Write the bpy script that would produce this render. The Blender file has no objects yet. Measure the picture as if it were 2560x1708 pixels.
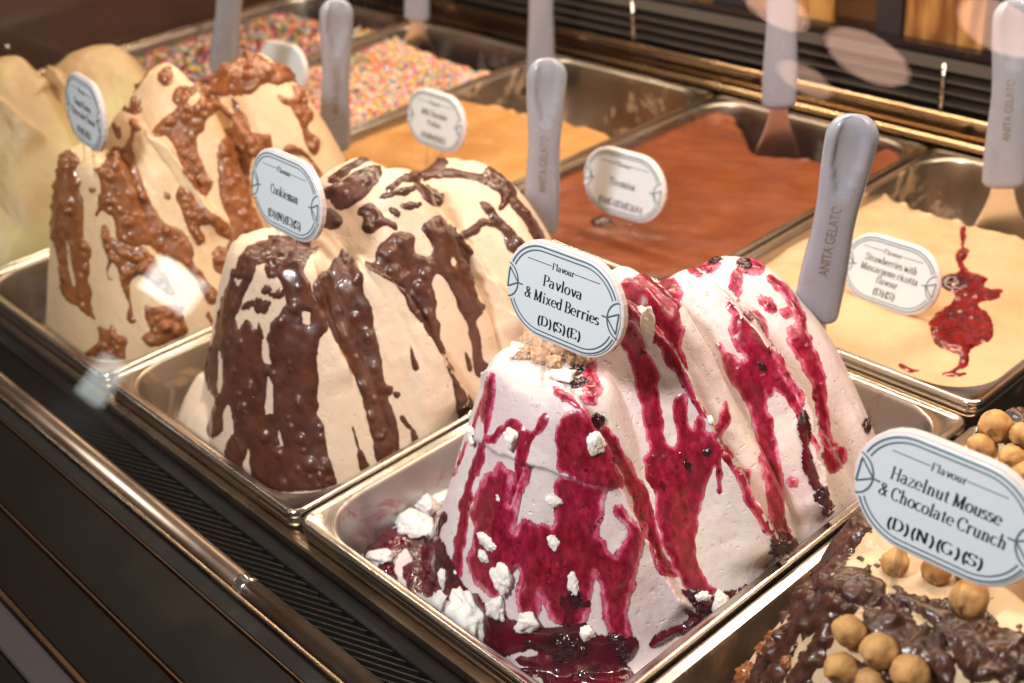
import bpy, math, random
import numpy as np
from mathutils import Vector, Matrix

sc = bpy.context.scene
COL = sc.collection
# ------------------------------------------------------------------ camera
CAM = np.array([0.8713, -0.3107, 0.4998]); EUL = (1.0432, 0.0871, 0.8273); FPX = 3239.0
cd = bpy.data.cameras.new('Camera'); cam = bpy.data.objects.new('Camera', cd); COL.objects.link(cam)
cam.location = CAM; cam.rotation_euler = EUL
cd.sensor_width = 36; cd.lens = FPX * 36 / 2560; cd.clip_start = 0.01; cd.clip_end = 50
cd.dof.use_dof = True; cd.dof.focus_distance = 0.705; cd.dof.aperture_fstop = 8.5
sc.camera = cam
# ------------------------------------------------------------------ world, lamps, exposure
w = bpy.data.worlds.new('World'); sc.world = w; w.use_nodes = True
bg = w.node_tree.nodes['Background']; bg.inputs[0].default_value = (0.42, 0.35, 0.29, 1); bg.inputs[1].default_value = 0.24
def area(name, loc, target, sx, sy, power, col, shape='RECTANGLE'):
    l = bpy.data.lights.new(name, 'AREA'); l.shape = shape; l.size = sx; l.size_y = sy; l.energy = power; l.color = col
    o = bpy.data.objects.new(name, l); COL.objects.link(o); o.location = loc
    o.rotation_euler = (Vector(target) - Vector(loc)).to_track_quat('-Z', 'Y').to_euler()
    return o
area('flash', (0.42, -0.66, 1.00), (0.33, 0.12, 0.03), 0.20, 0.20, 18.0, (1.0, 0.98, 0.96), 'DISK')
area('case_led_strip', (0.10, 0.30, 0.74), (0.10, 0.30, 0), 1.9, 0.05, 9.5, (1.0, 0.80, 0.60))
area('rear_led_strip', (0.10, 0.66, 0.70), (0.10, 0.50, 0), 1.9, 0.04, 13.0, (1.0, 0.80, 0.60))
sc.view_settings.view_transform = 'Standard'; sc.view_settings.look = 'None'
sc.view_settings.exposure = 0.0; sc.view_settings.gamma = 1.0
sc.render.engine = 'CYCLES'
sc.cycles.max_bounces = 8; sc.cycles.transparent_max_bounces = 16
sc.cycles.caustics_reflective = False; sc.cycles.caustics_refractive = False
sc.cycles.sample_clamp_indirect = 4.0
# ------------------------------------------------------------------ maths helpers
random.seed(5); rng = np.random.default_rng(5)
def _R(e):
    a, b, c = e
    X = np.array([[1,0,0],[0,math.cos(a),-math.sin(a)],[0,math.sin(a),math.cos(a)]])
    Y = np.array([[math.cos(b),0,math.sin(b)],[0,1,0],[-math.sin(b),0,math.cos(b)]])
    Z = np.array([[math.cos(c),-math.sin(c),0],[math.sin(c),math.cos(c),0],[0,0,1]])
    return Z @ Y @ X
RM = _R(EUL)
def proj(P):                                  # world -> photograph pixel (2560 wide) and depth
    c = (np.asarray(P, float) - CAM) @ RM
    return 1280 + FPX*c[...,0]/-c[...,2], 854 - FPX*c[...,1]/-c[...,2], -c[...,2]
def ray(x, y): return RM @ np.array([(x-1280)/FPX, -(y-854)/FPX, -1.0])
def unp(x, y, ax, v):                         # pixel -> point on the plane ax = v
    d = ray(x, y); i = 'xyz'.index(ax); return CAM + d*(v-CAM[i])/d[i]
S = 2560/2350.0
def D(*p): return [(a*S, b*S) for a, b in p]
class Crop:
    def __init__(s, x0, y0, k): s.x0, s.y0, s.k = x0, y0, k
    def __call__(s, *flat):
        return [(s.x0+flat[i]*s.k, s.y0+flat[i+1]*s.k) for i in range(0, len(flat), 2)]
CA = Crop(500, 380, .5866); CB = Crop(1000, 560, .5358); CC = Crop(700, 1100, .4936)
CDD = Crop(0, 0, .3827); CE = Crop(0, 500, .3827); CF = Crop(1700, 960, .477)
CH = Crop(1960, 480, .3955)

def _hash(i, j, k, s):
    n = (i*73856093) ^ (j*19349663) ^ (k*83492791) ^ (s*2654435)
    n = (n ^ (n >> 13)) * 1274126177 & 0x7fffffff
    n = (n ^ (n >> 16)) & 0xffff
    return n/32767.5 - 1.0
def noise3(x, y, z, s=0):
    x = np.asarray(x, float)+100; y = np.asarray(y, float)+100; z = np.asarray(z, float)+100
    i, j, k = (np.floor(v).astype(np.int64) for v in (x, y, z))
    u, v, q = x-i, y-j, z-k
    u, v, q = (t*t*t*(t*(t*6-15)+10) for t in (u, v, q))
    r = 0
    for a in (0, 1):
        for b in (0, 1):
            for c in (0, 1):
                r = r + _hash(i+a, j+b, k+c, s)*(u if a else 1-u)*(v if b else 1-v)*(q if c else 1-q)
    return r
def fbm(x, y, z, s=0, o=3):
    r = 0; a = 1.0
    for n in range(o): r = r + a*noise3(x*2**n, y*2**n, z*2**n, s+n); a *= .5
    return r
def smin(a, b, k): h = np.clip(.5+.5*(b-a)/k, 0, 1); return b*(1-h)+a*h-k*h*(1-h)
def smax(a, b, k): return -smin(-a, -b, k)
def sstep(a, b, x): t = np.clip((x-a)/(b-a), 0, 1); return t*t*(3-2*t)
def chaikin(p, n=3):                          # closed Catmull-Rom outline through the traced points
    p = np.array(p, float); a, b, c, d = np.roll(p, 1, 0), p, np.roll(p, -1, 0), np.roll(p, -2, 0); out = []
    for k in range(n):
        t = k/n; out.append(.5*(2*b+(c-a)*t+(2*a-5*b+4*c-d)*t*t+(3*b-a-3*c+d)*t**3))
    return np.stack(out, 1).reshape(-1, 2)
def sdpoly(px, py, poly):                     # signed distance, positive inside
    d2 = np.full(px.shape, 1e18); ins = np.zeros(px.shape, bool)
    n = len(poly)
    for i in range(n):
        ax, ay = poly[i]; bx, by = poly[(i+1) % n]
        ex, ey = bx-ax, by-ay; l = ex*ex+ey*ey+1e-12
        t = np.clip(((px-ax)*ex+(py-ay)*ey)/l, 0, 1)
        d2 = np.minimum(d2, (px-ax-t*ex)**2+(py-ay-t*ey)**2)
        if ay != by:
            ins ^= ((ay > py) != (by > py)) & (px < ex*(py-ay)/(by-ay)+ax)
    d = np.sqrt(d2); return np.where(ins, d, -d)
# ------------------------------------------------------------------ scene helpers
def prop(o, label=None, cat=None, group=None, kind=None):
    if label: o['label'] = label
    if cat: o['category'] = cat
    if group: o['group'] = group
    if kind: o['kind'] = kind
    return o
def thing(name, loc, label, cat, group=None):
    o = bpy.data.objects.new(name, None); COL.objects.link(o); o.location = loc; o.empty_display_size = .02
    return prop(o, label, cat, group)
def mesh_obj(name, V, F, mat, parent=None, smooth=True, loc=None):
    me = bpy.data.meshes.new(name); V = np.asarray(V, float)
    org = np.array(loc if loc is not None else (parent.location if parent and parent.parent is None else (0,0,0)), float)
    me.from_pydata((V-org).tolist(), [], F if isinstance(F, list) else F.tolist())
    if smooth: me.polygons.foreach_set('use_smooth', [True]*len(me.polygons))
    me.materials.append(mat); me.update()
    o = bpy.data.objects.new(name, me); COL.objects.link(o)
    if parent: o.parent = parent
    if loc is not None and parent is None: o.location = org
    return o
def sub_obj(name, V, F, mat, part, smooth=True):   # child of a part whose own matrix is identity under its thing
    root = part.parent
    o = mesh_obj(name, V, F, mat, None, smooth, loc=tuple(root.location)); o.location = (0,0,0); o.parent = part
    return o
def box(x0, x1, y0, y1, z0, z1, b=0.0):
    b = min(b, (x1-x0)*.45, (y1-y0)*.45, (z1-z0)*.45)
    if b <= 0:
        V = [(x,y,z) for z in (z0,z1) for y in (y0,y1) for x in (x0,x1)]
        return V, [(0,2,3,1),(4,5,7,6),(0,1,5,4),(2,6,7,3),(0,4,6,2),(1,3,7,5)]
    V = []; rings = []; c = b*.5
    for z, i in ((z0,b),(z0+b,0),(z1-b,0),(z1,b)):
        X0, X1, Y0, Y1 = x0+i, x1-i, y0+i, y1-i
        rings.append(list(range(len(V), len(V)+8)))
        V += [(X0+c,Y0,z),(X1-c,Y0,z),(X1,Y0+c,z),(X1,Y1-c,z),(X1-c,Y1,z),(X0+c,Y1,z),(X0,Y1-c,z),(X0,Y0+c,z)]
    F = []
    for a, c in zip(rings, rings[1:]):
        for k in range(8): F.append((a[k], a[(k+1)%8], c[(k+1)%8], c[k]))
    F.append(tuple(reversed(rings[0]))); F.append(tuple(rings[-1]))
    return V, F
def tube(pts, rad, n=8, cap=True):
    pts = [Vector(p) for p in pts]; V = []; F = []
    rad = rad if isinstance(rad, (list, tuple)) else [rad]*len(pts)
    for i, p in enumerate(pts):
        t = (pts[min(i+1, len(pts)-1)]-pts[max(i-1, 0)]).normalized()
        a = t.cross(Vector((0.3,0.2,1))).normalized(); b = t.cross(a)
        for k in range(n):
            an = 2*math.pi*k/n; V.append(tuple(p+(a*math.cos(an)+b*math.sin(an))*rad[i]))
    for i in range(len(pts)-1):
        for k in range(n): F.append((i*n+k, i*n+(k+1)%n, (i+1)*n+(k+1)%n, (i+1)*n+k))
    if cap: F.append(tuple(range(n))[::-1]); F.append(tuple((len(pts)-1)*n+k for k in range(n)))
    return V, F
def join(*vf):
    V = []; F = []
    for v, f in vf:
        o = len(V); V += list(map(tuple, v)); F += [tuple(i+o for i in q) for q in f]
    return V, F
_ico = {}
def ico(n):
    if n not in _ico:
        t = (1+5**.5)/2
        V = [(-1,t,0),(1,t,0),(-1,-t,0),(1,-t,0),(0,-1,t),(0,1,t),(0,-1,-t),(0,1,-t),(t,0,-1),(t,0,1),(-t,0,-1),(-t,0,1)]
        F = [(0,11,5),(0,5,1),(0,1,7),(0,7,10),(0,10,11),(1,5,9),(5,11,4),(11,10,2),(10,7,6),(7,1,8),(3,9,4),(3,4,2),(3,2,6),(3,6,8),(3,8,9),(4,9,5),(2,4,11),(6,2,10),(8,6,7),(9,8,1)]
        V = [tuple(np.array(v)/np.linalg.norm(v)) for v in V]
        for _ in range(n):
            mid = {}; G = []
            def m(a, b):
                k = (min(a,b), max(a,b))
                if k not in mid:
                    p = (np.array(V[a])+np.array(V[b])); V.append(tuple(p/np.linalg.norm(p))); mid[k] = len(V)-1
                return mid[k]
            for a, b, c in F:
                x, y, z = m(a,b), m(b,c), m(c,a); G += [(a,x,z),(b,y,x),(c,z,y),(x,y,z)]
            F = G
        _ico[n] = (np.array(V), F)
    return _ico[n]
# ------------------------------------------------------------------ materials
def lin(r, g, b): return tuple(((c/255)/12.92 if c/255 <= .04045 else ((c/255+.055)/1.055)**2.4) for c in (r, g, b))
def mat(name, col, rough=.5, metal=0.0, spec=.5, sss=0.0, sssr=(1,.5,.3), coat=0.0):
    m = bpy.data.materials.new(name); m.use_nodes = True
    p = m.node_tree.nodes['Principled BSDF']
    p.inputs['Base Color'].default_value = (*col[:3], 1); p.inputs['Roughness'].default_value = rough
    p.inputs['Metallic'].default_value = metal; p.inputs['Specular IOR Level'].default_value = spec
    p.inputs['Coat Weight'].default_value = coat; p.inputs['Coat Roughness'].default_value = .08
    if sss: p.inputs['Subsurface Weight'].default_value = sss; p.inputs['Subsurface Radius'].default_value = sssr; p.inputs['Subsurface Scale'].default_value = .004
    return m
class N:
    def __init__(s, m): s.m = m; s.t = m.node_tree; s.p = s.t.nodes['Principled BSDF']; s.co = s.t.nodes.new('ShaderNodeTexCoord').outputs['Object']
    def new(s, k): return s.t.nodes.new(k)
    def link(s, a, b): s.t.links.new(a, b)
    def mapping(s, scale, rot=(0,0,0)):
        n = s.new('ShaderNodeMapping'); n.inputs['Scale'].default_value = scale; n.inputs['Rotation'].default_value = rot; s.link(s.co, n.inputs[0]); return n.outputs[0]
    def noise(s, scale, detail=3, rough=.55, co=None, dist=0):
        n = s.new('ShaderNodeTexNoise'); n.inputs['Scale'].default_value = scale; n.inputs['Detail'].default_value = detail; n.inputs['Roughness'].default_value = rough; n.inputs['Distortion'].default_value = dist
        s.link(co or s.co, n.inputs['Vector']); return n.outputs['Fac']
    def voro(s, scale, feat='F1', co=None):
        n = s.new('ShaderNodeTexVoronoi'); n.feature = feat; n.inputs['Scale'].default_value = scale; s.link(co or s.co, n.inputs['Vector']); return n.outputs['Distance']
    def ramp(s, fac, *stops):
        n = s.new('ShaderNodeValToRGB'); e = n.color_ramp.elements
        while len(e) < len(stops): e.new(.5)
        for x, (pos, c) in zip(e, stops): x.position = pos; x.color = (*c, 1) if len(c) == 3 else c
        s.link(fac, n.inputs[0]); return n.outputs[0]
    def mix(s, fac, a, b):
        n = s.new('ShaderNodeMix'); n.data_type = 'RGBA'
        if hasattr(fac, 'node'): s.link(fac, n.inputs[0])
        else: n.inputs[0].default_value = fac
        for v, i in ((a, 6), (b, 7)):
            if hasattr(v, 'node'): s.link(v, n.inputs[i])
            else: n.inputs[i].default_value = (*v, 1)
        return n.outputs[2]
    def bump(s, h, strength=.3, dist=.001, prev=None):
        n = s.new('ShaderNodeBump'); n.inputs['Strength'].default_value = strength; n.inputs['Distance'].default_value = dist
        s.link(h, n.inputs['Height'])
        if prev: s.link(prev, n.inputs['Normal'])
        return n.outputs[0]
    def color(s, c): s.link(c, s.p.inputs['Base Color'])
    def rough(s, c): s.link(c, s.p.inputs['Roughness'])
    def normal(s, c): s.link(c, s.p.inputs['Normal'])
g = lambda v: (v, v, v)
def gelato_mat(name, base, tint, speck, speckamt=.0, rough=.45, bumps=.25):
    m = mat(name, base, rough, sss=.25, sssr=(1, .6, .4)); n = N(m)
    c = n.mix(n.ramp(n.noise(22, 4), (.35, g(0)), (.7, g(1))), base, tint)
    sp = n.ramp(n.noise(420, 2), (.70-speckamt*.06, g(0)), (.745-speckamt*.06, g(1)))
    sp2 = n.ramp(n.noise(60, 1), (.52, g(0)), (.62, g(1)))
    f = n.new('ShaderNodeMath'); f.operation = 'MULTIPLY'; n.link(sp, f.inputs[0]); n.link(sp2, f.inputs[1])
    n.color(n.mix(f.outputs[0], c, speck))
    b = n.bump(n.noise(190, 4, .65), bumps*1.3, .0010)
    b = n.bump(n.noise(38, 3, .5), bumps, .003, b)
    st = n.mapping((22, 240, 60), (0, 0, .15)); b = n.bump(n.noise(1, 3, .55, st), bumps*1.2, .0011, b)     # spatula drag marks
    pit = n.ramp(n.noise(300, 1, .4), (.26, g(0)), (.34, g(1))); b = n.bump(pit, bumps*1.2, .0010, b)          # air holes
    n.normal(b); n.rough(n.ramp(n.noise(30, 3), (.3, g(rough-.1)), (.7, g(rough+.12))))
    return m
def sauce_mat(name, c1, c2, rough=.25, scale=90, bumps=.35):
    m = mat(name, c1, rough, spec=.5, coat=.25); n = N(m)
    n.color(n.mix(n.ramp(n.noise(scale, 4, .6), (.38, g(0)), (.68, g(1))), c1, c2))
    b = n.bump(n.noise(240, 4, .6), bumps, .0008); b = n.bump(n.noise(75, 3), bumps, .002, b)
    n.normal(b); n.rough(n.ramp(n.noise(50, 3), (.35, g(rough)), (.65, g(rough+.25))))
    return m
def metal_mat(name, col, rough, stain=None, brush=None):
    m = mat(name, col, rough, 1.0); n = N(m)
    co = n.mapping(brush or (25, 2400, 2400))
    fine = n.noise(1, 3, .6, co)
    n.rough(n.ramp(n.noise(14, 4), (.3, g(max(.05, rough-.08))), (.75, g(rough+.14))))
    n.normal(n.bump(fine, .05, .00015))
    c = n.mix(n.ramp(n.noise(9, 4), (.3, g(0)), (.75, g(1))), col, tuple(v*.8 for v in col))
    if stain:
        k = n.ramp(n.noise(28, 5, .65, None, .6), (.56, g(0)), (.66, g(1)))
        c = n.mix(k, c, stain)
        inv = n.ramp(n.noise(28, 5, .65, None, .6), (.56, g(1)), (.66, g(0.0))); n.link(inv, n.p.inputs['Metallic'])
    n.color(c); return m
STEEL = metal_mat('pan_steel', (.68, .61, .53), .19)
STEELIN = metal_mat('pan_inner_steel', (.52, .47, .42), .34)
STEELBERRY = metal_mat('pan_inner_berry', (.52, .46, .43), .32, lin(150, 70, 95))
STEELCHOC = metal_mat('pan_inner_choc', (.42, .36, .31), .34, lin(60, 34, 22))
STEELHAZ = mat('pan_inner_choc_shade', lin(44, 26, 18), .28); _n = N(STEELHAZ); _n.color(_n.mix(_n.ramp(_n.noise(24, 5, .6), (.42, g(0)), (.66, g(1))), lin(40, 24, 17), lin(112, 84, 60))); _n.normal(_n.bump(_n.noise(120, 4), .4, .001))  # chocolate-stained wall; its shade and reflected brown are painted into this colour too
STEELCREAM = metal_mat('pan_inner_cream', (.5, .44, .37), .32, lin(190, 150, 105))
CHROME = metal_mat('chrome', (.72, .68, .63), .12)
BRONZE = metal_mat('bronze_rail', (.62, .45, .30), .24)
RAIL = metal_mat('rail_bronze', (.27, .20, .15), .34)
TRIM = metal_mat('dull_trim', (.10, .055, .03), .45)
BRASS = metal_mat('brass_trim', (.70, .50, .28), .22)
BLADE = metal_mat('blade_steel', (.86, .82, .76), .30, None, (2400, 2400, 25))
MIRROR = metal_mat('dark_mirror', (.34, .24, .16), .10)
BLACK = mat('black_plastic', (.008, .007, .007), .55, spec=.15); BLACKG = mat('black_gloss', (.010, .009, .009), .15)
_n = N(BLACK); _n.rough(_n.ramp(_n.noise(40, 3), (.3, g(.5)), (.7, g(.7))))
SLAT = mat('grille_slat', (.022, .014, .010), .45, spec=.2); SLATF = mat('front_slat', (.015, .012, .010), .22)
BROWN = mat('brown_lacquer', lin(46, 30, 24), .32, spec=.08); _n = N(BROWN)
_n.color(_n.mix(_n.noise(1, 4, .5, _n.mapping((4, 60, 60))), lin(9, 6, 5), lin(18, 12, 9))); _n.rough(_n.ramp(_n.noise(20, 4), (.3, g(.42)), (.7, g(.6))))
DKBROWN = mat('dark_brown_panel', lin(42, 26, 20), .16, coat=.3); _n = N(DKBROWN)
_n.color(_n.mix(_n.noise(1, 2, .5, _n.mapping((2, 9, 1.2))), lin(22, 14, 12), lin(84, 52, 36)))
GREY = mat('grey_trim', lin(50, 44, 46), .5, spec=.15)
AMBER = mat('amber_panel', lin(130, 85, 40), .45); _n = N(AMBER)
_n.color(_n.ramp(_n.noise(1, 3, .6, _n.mapping((26, 26, 5))), (.30, lin(44, 26, 15)), (.45, lin(120, 72, 32)), (.6, lin(190, 140, 80)), (.72, lin(80, 50, 28))))
PAVC = gelato_mat('pavlova_cream', lin(218, 210, 207), lin(214, 190, 197), lin(130, 50, 80), .25, .42, .38)
COOKC = gelato_mat('cookie_cream', lin(222, 198, 176), lin(215, 187, 162), lin(120, 80, 50), .0, .45, .36)
CARC = gelato_mat('caramel_cream', lin(217, 188, 152), lin(210, 176, 136), lin(110, 70, 40), .2, .45, .34)
PISC = gelato_mat('pistachio_cream', lin(158, 128, 88), lin(172, 144, 102), lin(100, 80, 40), 1.0, .5, .3)
_n = N(PISC); _l = PISC.node_tree.nodes['Principled BSDF'].inputs['Base Color'].links[0].from_socket; _sx = _n.new('ShaderNodeSeparateXYZ'); _n.link(_n.co, _sx.inputs[0])
_n.color(_n.mix(_n.ramp(_sx.outputs['Y'], (.0, g(1)), (.02, g(1))) if False else _n.ramp(_n.noise(7, 2), (.42, g(0)), (.6, g(1))), _l, lin(176, 162, 112)))
HAZC = gelato_mat('hazelnut_cream', lin(206, 180, 148), lin(196, 166, 130), lin(100, 60, 40), .2)
PRAC = gelato_mat('praline_gelato', lin(184, 134, 76), lin(170, 118, 60), lin(130, 80, 35), .3)
TIRC = gelato_mat('tiramisu_gelato', lin(124, 64, 32), lin(108, 52, 25), lin(70, 32, 16), .8, .38, .12)
STRC = gelato_mat('mascarpone_gelato', lin(202, 168, 132), lin(197, 160, 120), lin(220, 180, 120), -.5, .32, .06)
COCC = gelato_mat('chocolate_base', lin(88, 40, 26), lin(66, 28, 18), lin(40, 18, 12), .2, .4, .4)
CHOC = sauce_mat('milk_chocolate_sauce', lin(90, 48, 34), lin(66, 33, 24), .24, 90, .14)
CARS = sauce_mat('caramel_chocolate_sauce', lin(142, 84, 40), lin(112, 60, 26), .24, 90, .2)
DKCH = sauce_mat('dark_chocolate_crust', lin(52, 27, 20), lin(84, 48, 32), .24, 140, .5)
SYRUP = sauce_mat('berry_syrup', lin(92, 4, 30), lin(30, 3, 12), .07, 50, .10); SYRUP.node_tree.nodes['Principled BSDF'].inputs['Coat Weight'].default_value = .6
STRSAUCE = sauce_mat('strawberry_sauce', lin(128, 8, 14), lin(72, 5, 13), .08, 120, .2)
BERRY = mat('berry_glaze', lin(160, 20, 60), .16, coat=.25, sss=.15); _n = N(BERRY)
_at = _n.new('ShaderNodeAttribute'); _at.attribute_name = 'film'          # how thick the sauce film is: thin film lets the cream show through
_st = _n.noise(1, 5, .7, _n.mapping((210, 210, 80))); _sum = _n.new('ShaderNodeMath'); _sum.operation = 'ADD'
_h = _n.new('ShaderNodeMath'); _h.operation = 'MULTIPLY'; _h.inputs[1].default_value = .30; _n.link(_at.outputs['Fac'], _h.inputs[0])
_n.link(_h.outputs[0], _sum.inputs[0]); _m2 = _n.new('ShaderNodeMath'); _m2.operation = 'MULTIPLY'; _m2.inputs[1].default_value = 1.05; _n.link(_st, _m2.inputs[0]); _n.link(_m2.outputs[0], _sum.inputs[1])
_c = _n.ramp(_sum.outputs[0], (.30, lin(222, 178, 190)), (.50, lin(200, 92, 124)), (.68, lin(160, 28, 62)), (.92, lin(112, 6, 32)))
_c = _n.mix(_n.ramp(_n.noise(46, 3, .6), (.30, g(1)), (.44, g(0))), _c, lin(116, 6, 34))
_c = _n.mix(_n.ramp(_n.noise(190, 2, .5), (.66, g(0)), (.71, g(1))), _c, lin(84, 4, 26)); _n.color(_c)
_n.normal(_n.bump(_n.noise(330, 3, .6), .35, .0005)); _n.rough(_n.ramp(_n.noise(90, 3), (.35, g(.12)), (.65, g(.42))))
MERIN = mat('meringue', lin(240, 236, 232), .6, sss=.3); _n = N(MERIN); _n.normal(_n.bump(_n.noise(420, 5, .7), .8, .0014)); _n.color(_n.mix(_n.ramp(_n.noise(90, 3), (.58, g(0)), (.74, g(1))), lin(240, 236, 232), lin(226, 196, 200)))
MBERRY = mat('blackberry_skin', lin(26, 8, 16), .14, coat=.5); _n = N(MBERRY); _n.color(_n.mix(_n.noise(150, 3), lin(14, 6, 12), lin(58, 8, 24))); _n.normal(_n.bump(_n.noise(300, 3), .6, .0012))
NUT = mat('hazelnut_kernel', lin(205, 160, 100), .62, spec=.3, sss=.1); _n = N(NUT)
_c = _n.mix(_n.ramp(_n.noise(90, 4, .6), (.35, g(0)), (.7, g(1))), lin(202, 158, 102), lin(160, 110, 62))
_c = _n.mix(_n.ramp(_n.noise(70, 5, .75, None, 1.2), (.56, g(0)), (.66, g(1))), _c, lin(128, 78, 42)); _c = _n.mix(_n.ramp(_n.noise(26, 4, .6), (.60, g(0)), (.66, g(1))), _c, lin(74, 40, 26)); _n.color(_c)
_n.normal(_n.bump(_n.noise(220, 5, .65), .6, .0012))
CRUMB = mat('cookie_crumb', lin(168, 128, 92), .8); _n = N(CRUMB); _n.color(_n.mix(_n.noise(260, 3), lin(150, 104, 66), lin(214, 190, 168))); _n.normal(_n.bump(_n.noise(500, 3), .7, .001))
HANDLE = mat('grey_handle', lin(150, 153, 168), .24, spec=.5, coat=.2); _n = N(HANDLE); _n.color(_n.mix(_n.noise(30, 3), lin(142, 146, 160), lin(158, 160, 174))); _n.rough(_n.ramp(_n.noise(60, 4, .6), (.35, g(.10)), (.7, g(.36))))
HTEXT = mat('handle_print', lin(128, 112, 96), .5)
FACE = mat('sign_face', lin(214, 220, 228), .35); EDGE = mat('sign_edge', lin(226, 214, 214), .22, sss=.2)
INK = mat('sign_ink', lin(26, 30, 34), .5); LINE = mat('sign_line', lin(84, 104, 118), .5)
def thin_glass(name, add=0.0):
    m = bpy.data.materials.new(name); m.use_nodes = True; t = m.node_tree; t.nodes.clear()
    o = t.nodes.new('ShaderNodeOutputMaterial'); mx = t.nodes.new('ShaderNodeMixShader'); tr = t.nodes.new('ShaderNodeBsdfTransparent'); gl = t.nodes.new('ShaderNodeBsdfGlossy')
    ge = t.nodes.new('ShaderNodeNewGeometry'); dt = t.nodes.new('ShaderNodeVectorMath'); dt.operation = 'DOT_PRODUCT'
    t.links.new(ge.outputs['Incoming'], dt.inputs[0]); t.links.new(ge.outputs['Normal'], dt.inputs[1])
    def mth(op, a, b):
        n = t.nodes.new('ShaderNodeMath'); n.operation = op
        for i, v in enumerate((a, b)):
            if hasattr(v, 'node'): t.links.new(v, n.inputs[i])
            else: n.inputs[i].default_value = v
        return n.outputs[0]
    k = mth('POWER', mth('SUBTRACT', 1.0, mth('ABSOLUTE', dt.outputs['Value'], 0)), 5.0); k = mth('ADD', mth('MULTIPLY', k, .98), .018+add)   # Schlick's Fresnel term of coated display glass
    gl.inputs['Roughness'].default_value = .012; tr.inputs[0].default_value = (.985, .99, .985, 1)
    t.links.new(k, mx.inputs[0]); t.links.new(tr.outputs[0], mx.inputs[1]); t.links.new(gl.outputs[0], mx.inputs[2]); t.links.new(mx.outputs[0], o.inputs[0])
    return m
GLASS = thin_glass('display_glass'); CLEAR = thin_glass('clear_acrylic', .16)
# ------------------------------------------------------------------ the display case (setting)
P = .262; XL, XR = -.800, 1.05
case = thing('display_case', (0.13, -.03, -.15), 'bronze and black refrigerated gelato display case holding all the pans', 'display case')
def part(name, vf, m, smooth=False, parent=case): return mesh_obj(name, vf[0], vf[1], m, parent, smooth)
part('base_well', box(XL, XR, -.013, .775, -.16, -.135), BLACK)
part('pan_support_bar', box(XL, XR, -.0055, .004, -.034, -.0145, .0012), BRONZE)
part('pan_support_bar', box(XL, XR, .362, .374, -.030, -.0145, .001), BRONZE)
part('pan_support_bar', box(XL, XR, .736, .752, -.030, -.0060, .001), BRONZE)
part('air_duct', box(XL, XR, -.0465, -.0060, -.07, -.038), BLACKG)
gr = part('front_air_grille', box(XL, XR, -.0170, -.0062, -.037, -.0235, .0006), BLACKG)
for i in range(74):                            # slanting louvre slats of the front air grille
    x = -.30+i*.0125
    V, F = box(-.034, .034, -.0006, .0006, -.0045, .0045)
    a = math.radians(20); c, s_ = math.cos(a), math.sin(a)
    V = [(x+px*c-py*s_, -.0290+px*s_+py*c, -.0300+pz) for px, py, pz in V]
    sub_obj('slat', V, F, SLATF, gr, False)
for x0, x1 in ((XL, .266), (.276, XR)):
    part('front_rail', tube([(x0, -.0462, -.0235), (x1, -.0462, -.0235)], .0078, 20), RAIL, True)
part('rail_joint', tube([(.2655, -.0462, -.0235), (.2675, -.0462, -.0235), (.271, -.0462, -.0235), (.2745, -.0462, -.0235), (.2765, -.0462, -.0235)], [.0080, .0087, .0080, .0087, .0080], 20), CHROME, True)
part('glass_channel', box(XL, XR, -.0572, -.0544, -.034, -.0190, .0008), BRONZE)
part('gasket', box(XL, XR, -.0690, -.0574, -.036, -.0225, .001), BLACK)
part('trim_strip', box(XL, XR, -.0704, -.0692, -.036, -.0215, .0004), TRIM)
for a, b, z in ((-.1165, -.0706, -.023), (-.155, -.1185, -.0245)):
    part('counter_panel', box(XL, XR, a, b, -.06, z, .001), BROWN)
part('trim_strip', box(XL, XR, -.1183, -.1168, -.06, -.0225, .0004), TRIM)
part('trim_strip', box(XL, XR, -.1585, -.1553, -.06, -.0232, .0005), TRIM)
part('counter_panel', box(XL, XR, -.178, -.1588, -.06, -.0265, .001), GREY)
part('counter_panel', box(XL, XR, -.50, -.1783, -.06, -.029, .001), BROWN)
# rear wall: mirrored strip, rail, black grille, upper panel
part('mirror_strip', box(XL, XR, .7665, .772, -.03, .0235), MIRROR)
part('rear_rail', tube([(XL, .7590, .0045), (XR, .7590, .0045)], .0042, 12), BRASS, True)
part('rear_rail', tube([(XL, .7650, .0272), (XR, .7650, .0272)], .0036, 12), BRASS, True)
rg = part('rear_air_grille', box(XL, XR, .786, .80, .02, .0845), BLACKG)
for i in range(4):
    V, F = box(XL, XR, -.006, .007, -.0011, .0011)
    V = [(x, .776+y*.8-z*.6, 0.0385+i*.0112+y*.6+z*.8) for x, y, z in V]
    sub_obj('slat', V, F, SLAT, rg, False)
for x in (-.55, -.15, .25, .65):
    sub_obj('grille_post', *tube([(x, .7665, .034), (x, .7665, .078)], .0022, 8), CHROME, rg)
wid = [.06, .028, .045, .024, .09, .05, .03]; x = XL; i = 0
while x < XR:
    wv = wid[i % 7]; part('upper_panel', box(x, min(x+wv-.002, XR), .8005+.004*(i % 2), .83, .02, .46), (AMBER, AMBER, GREY, AMBER, AMBER, DKBROWN, GREY)[i % 7]); x += wv; i += 1
# end wall of the case on the left
part('end_panel', box(-.832, -.8005, -.08, .84, -.16, .55), DKBROWN)
part('end_trim', box(-.8003, -.790, -.012, .76, -.014, .006, .001), BRONZE)
for yy in (.25, .285): part('end_screw', tube([(-.8003, yy, .045), (-.797, yy, .045), (-.7955, yy, .045)], [.0045, .0045, .002], 10), CHROME, True)
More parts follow.
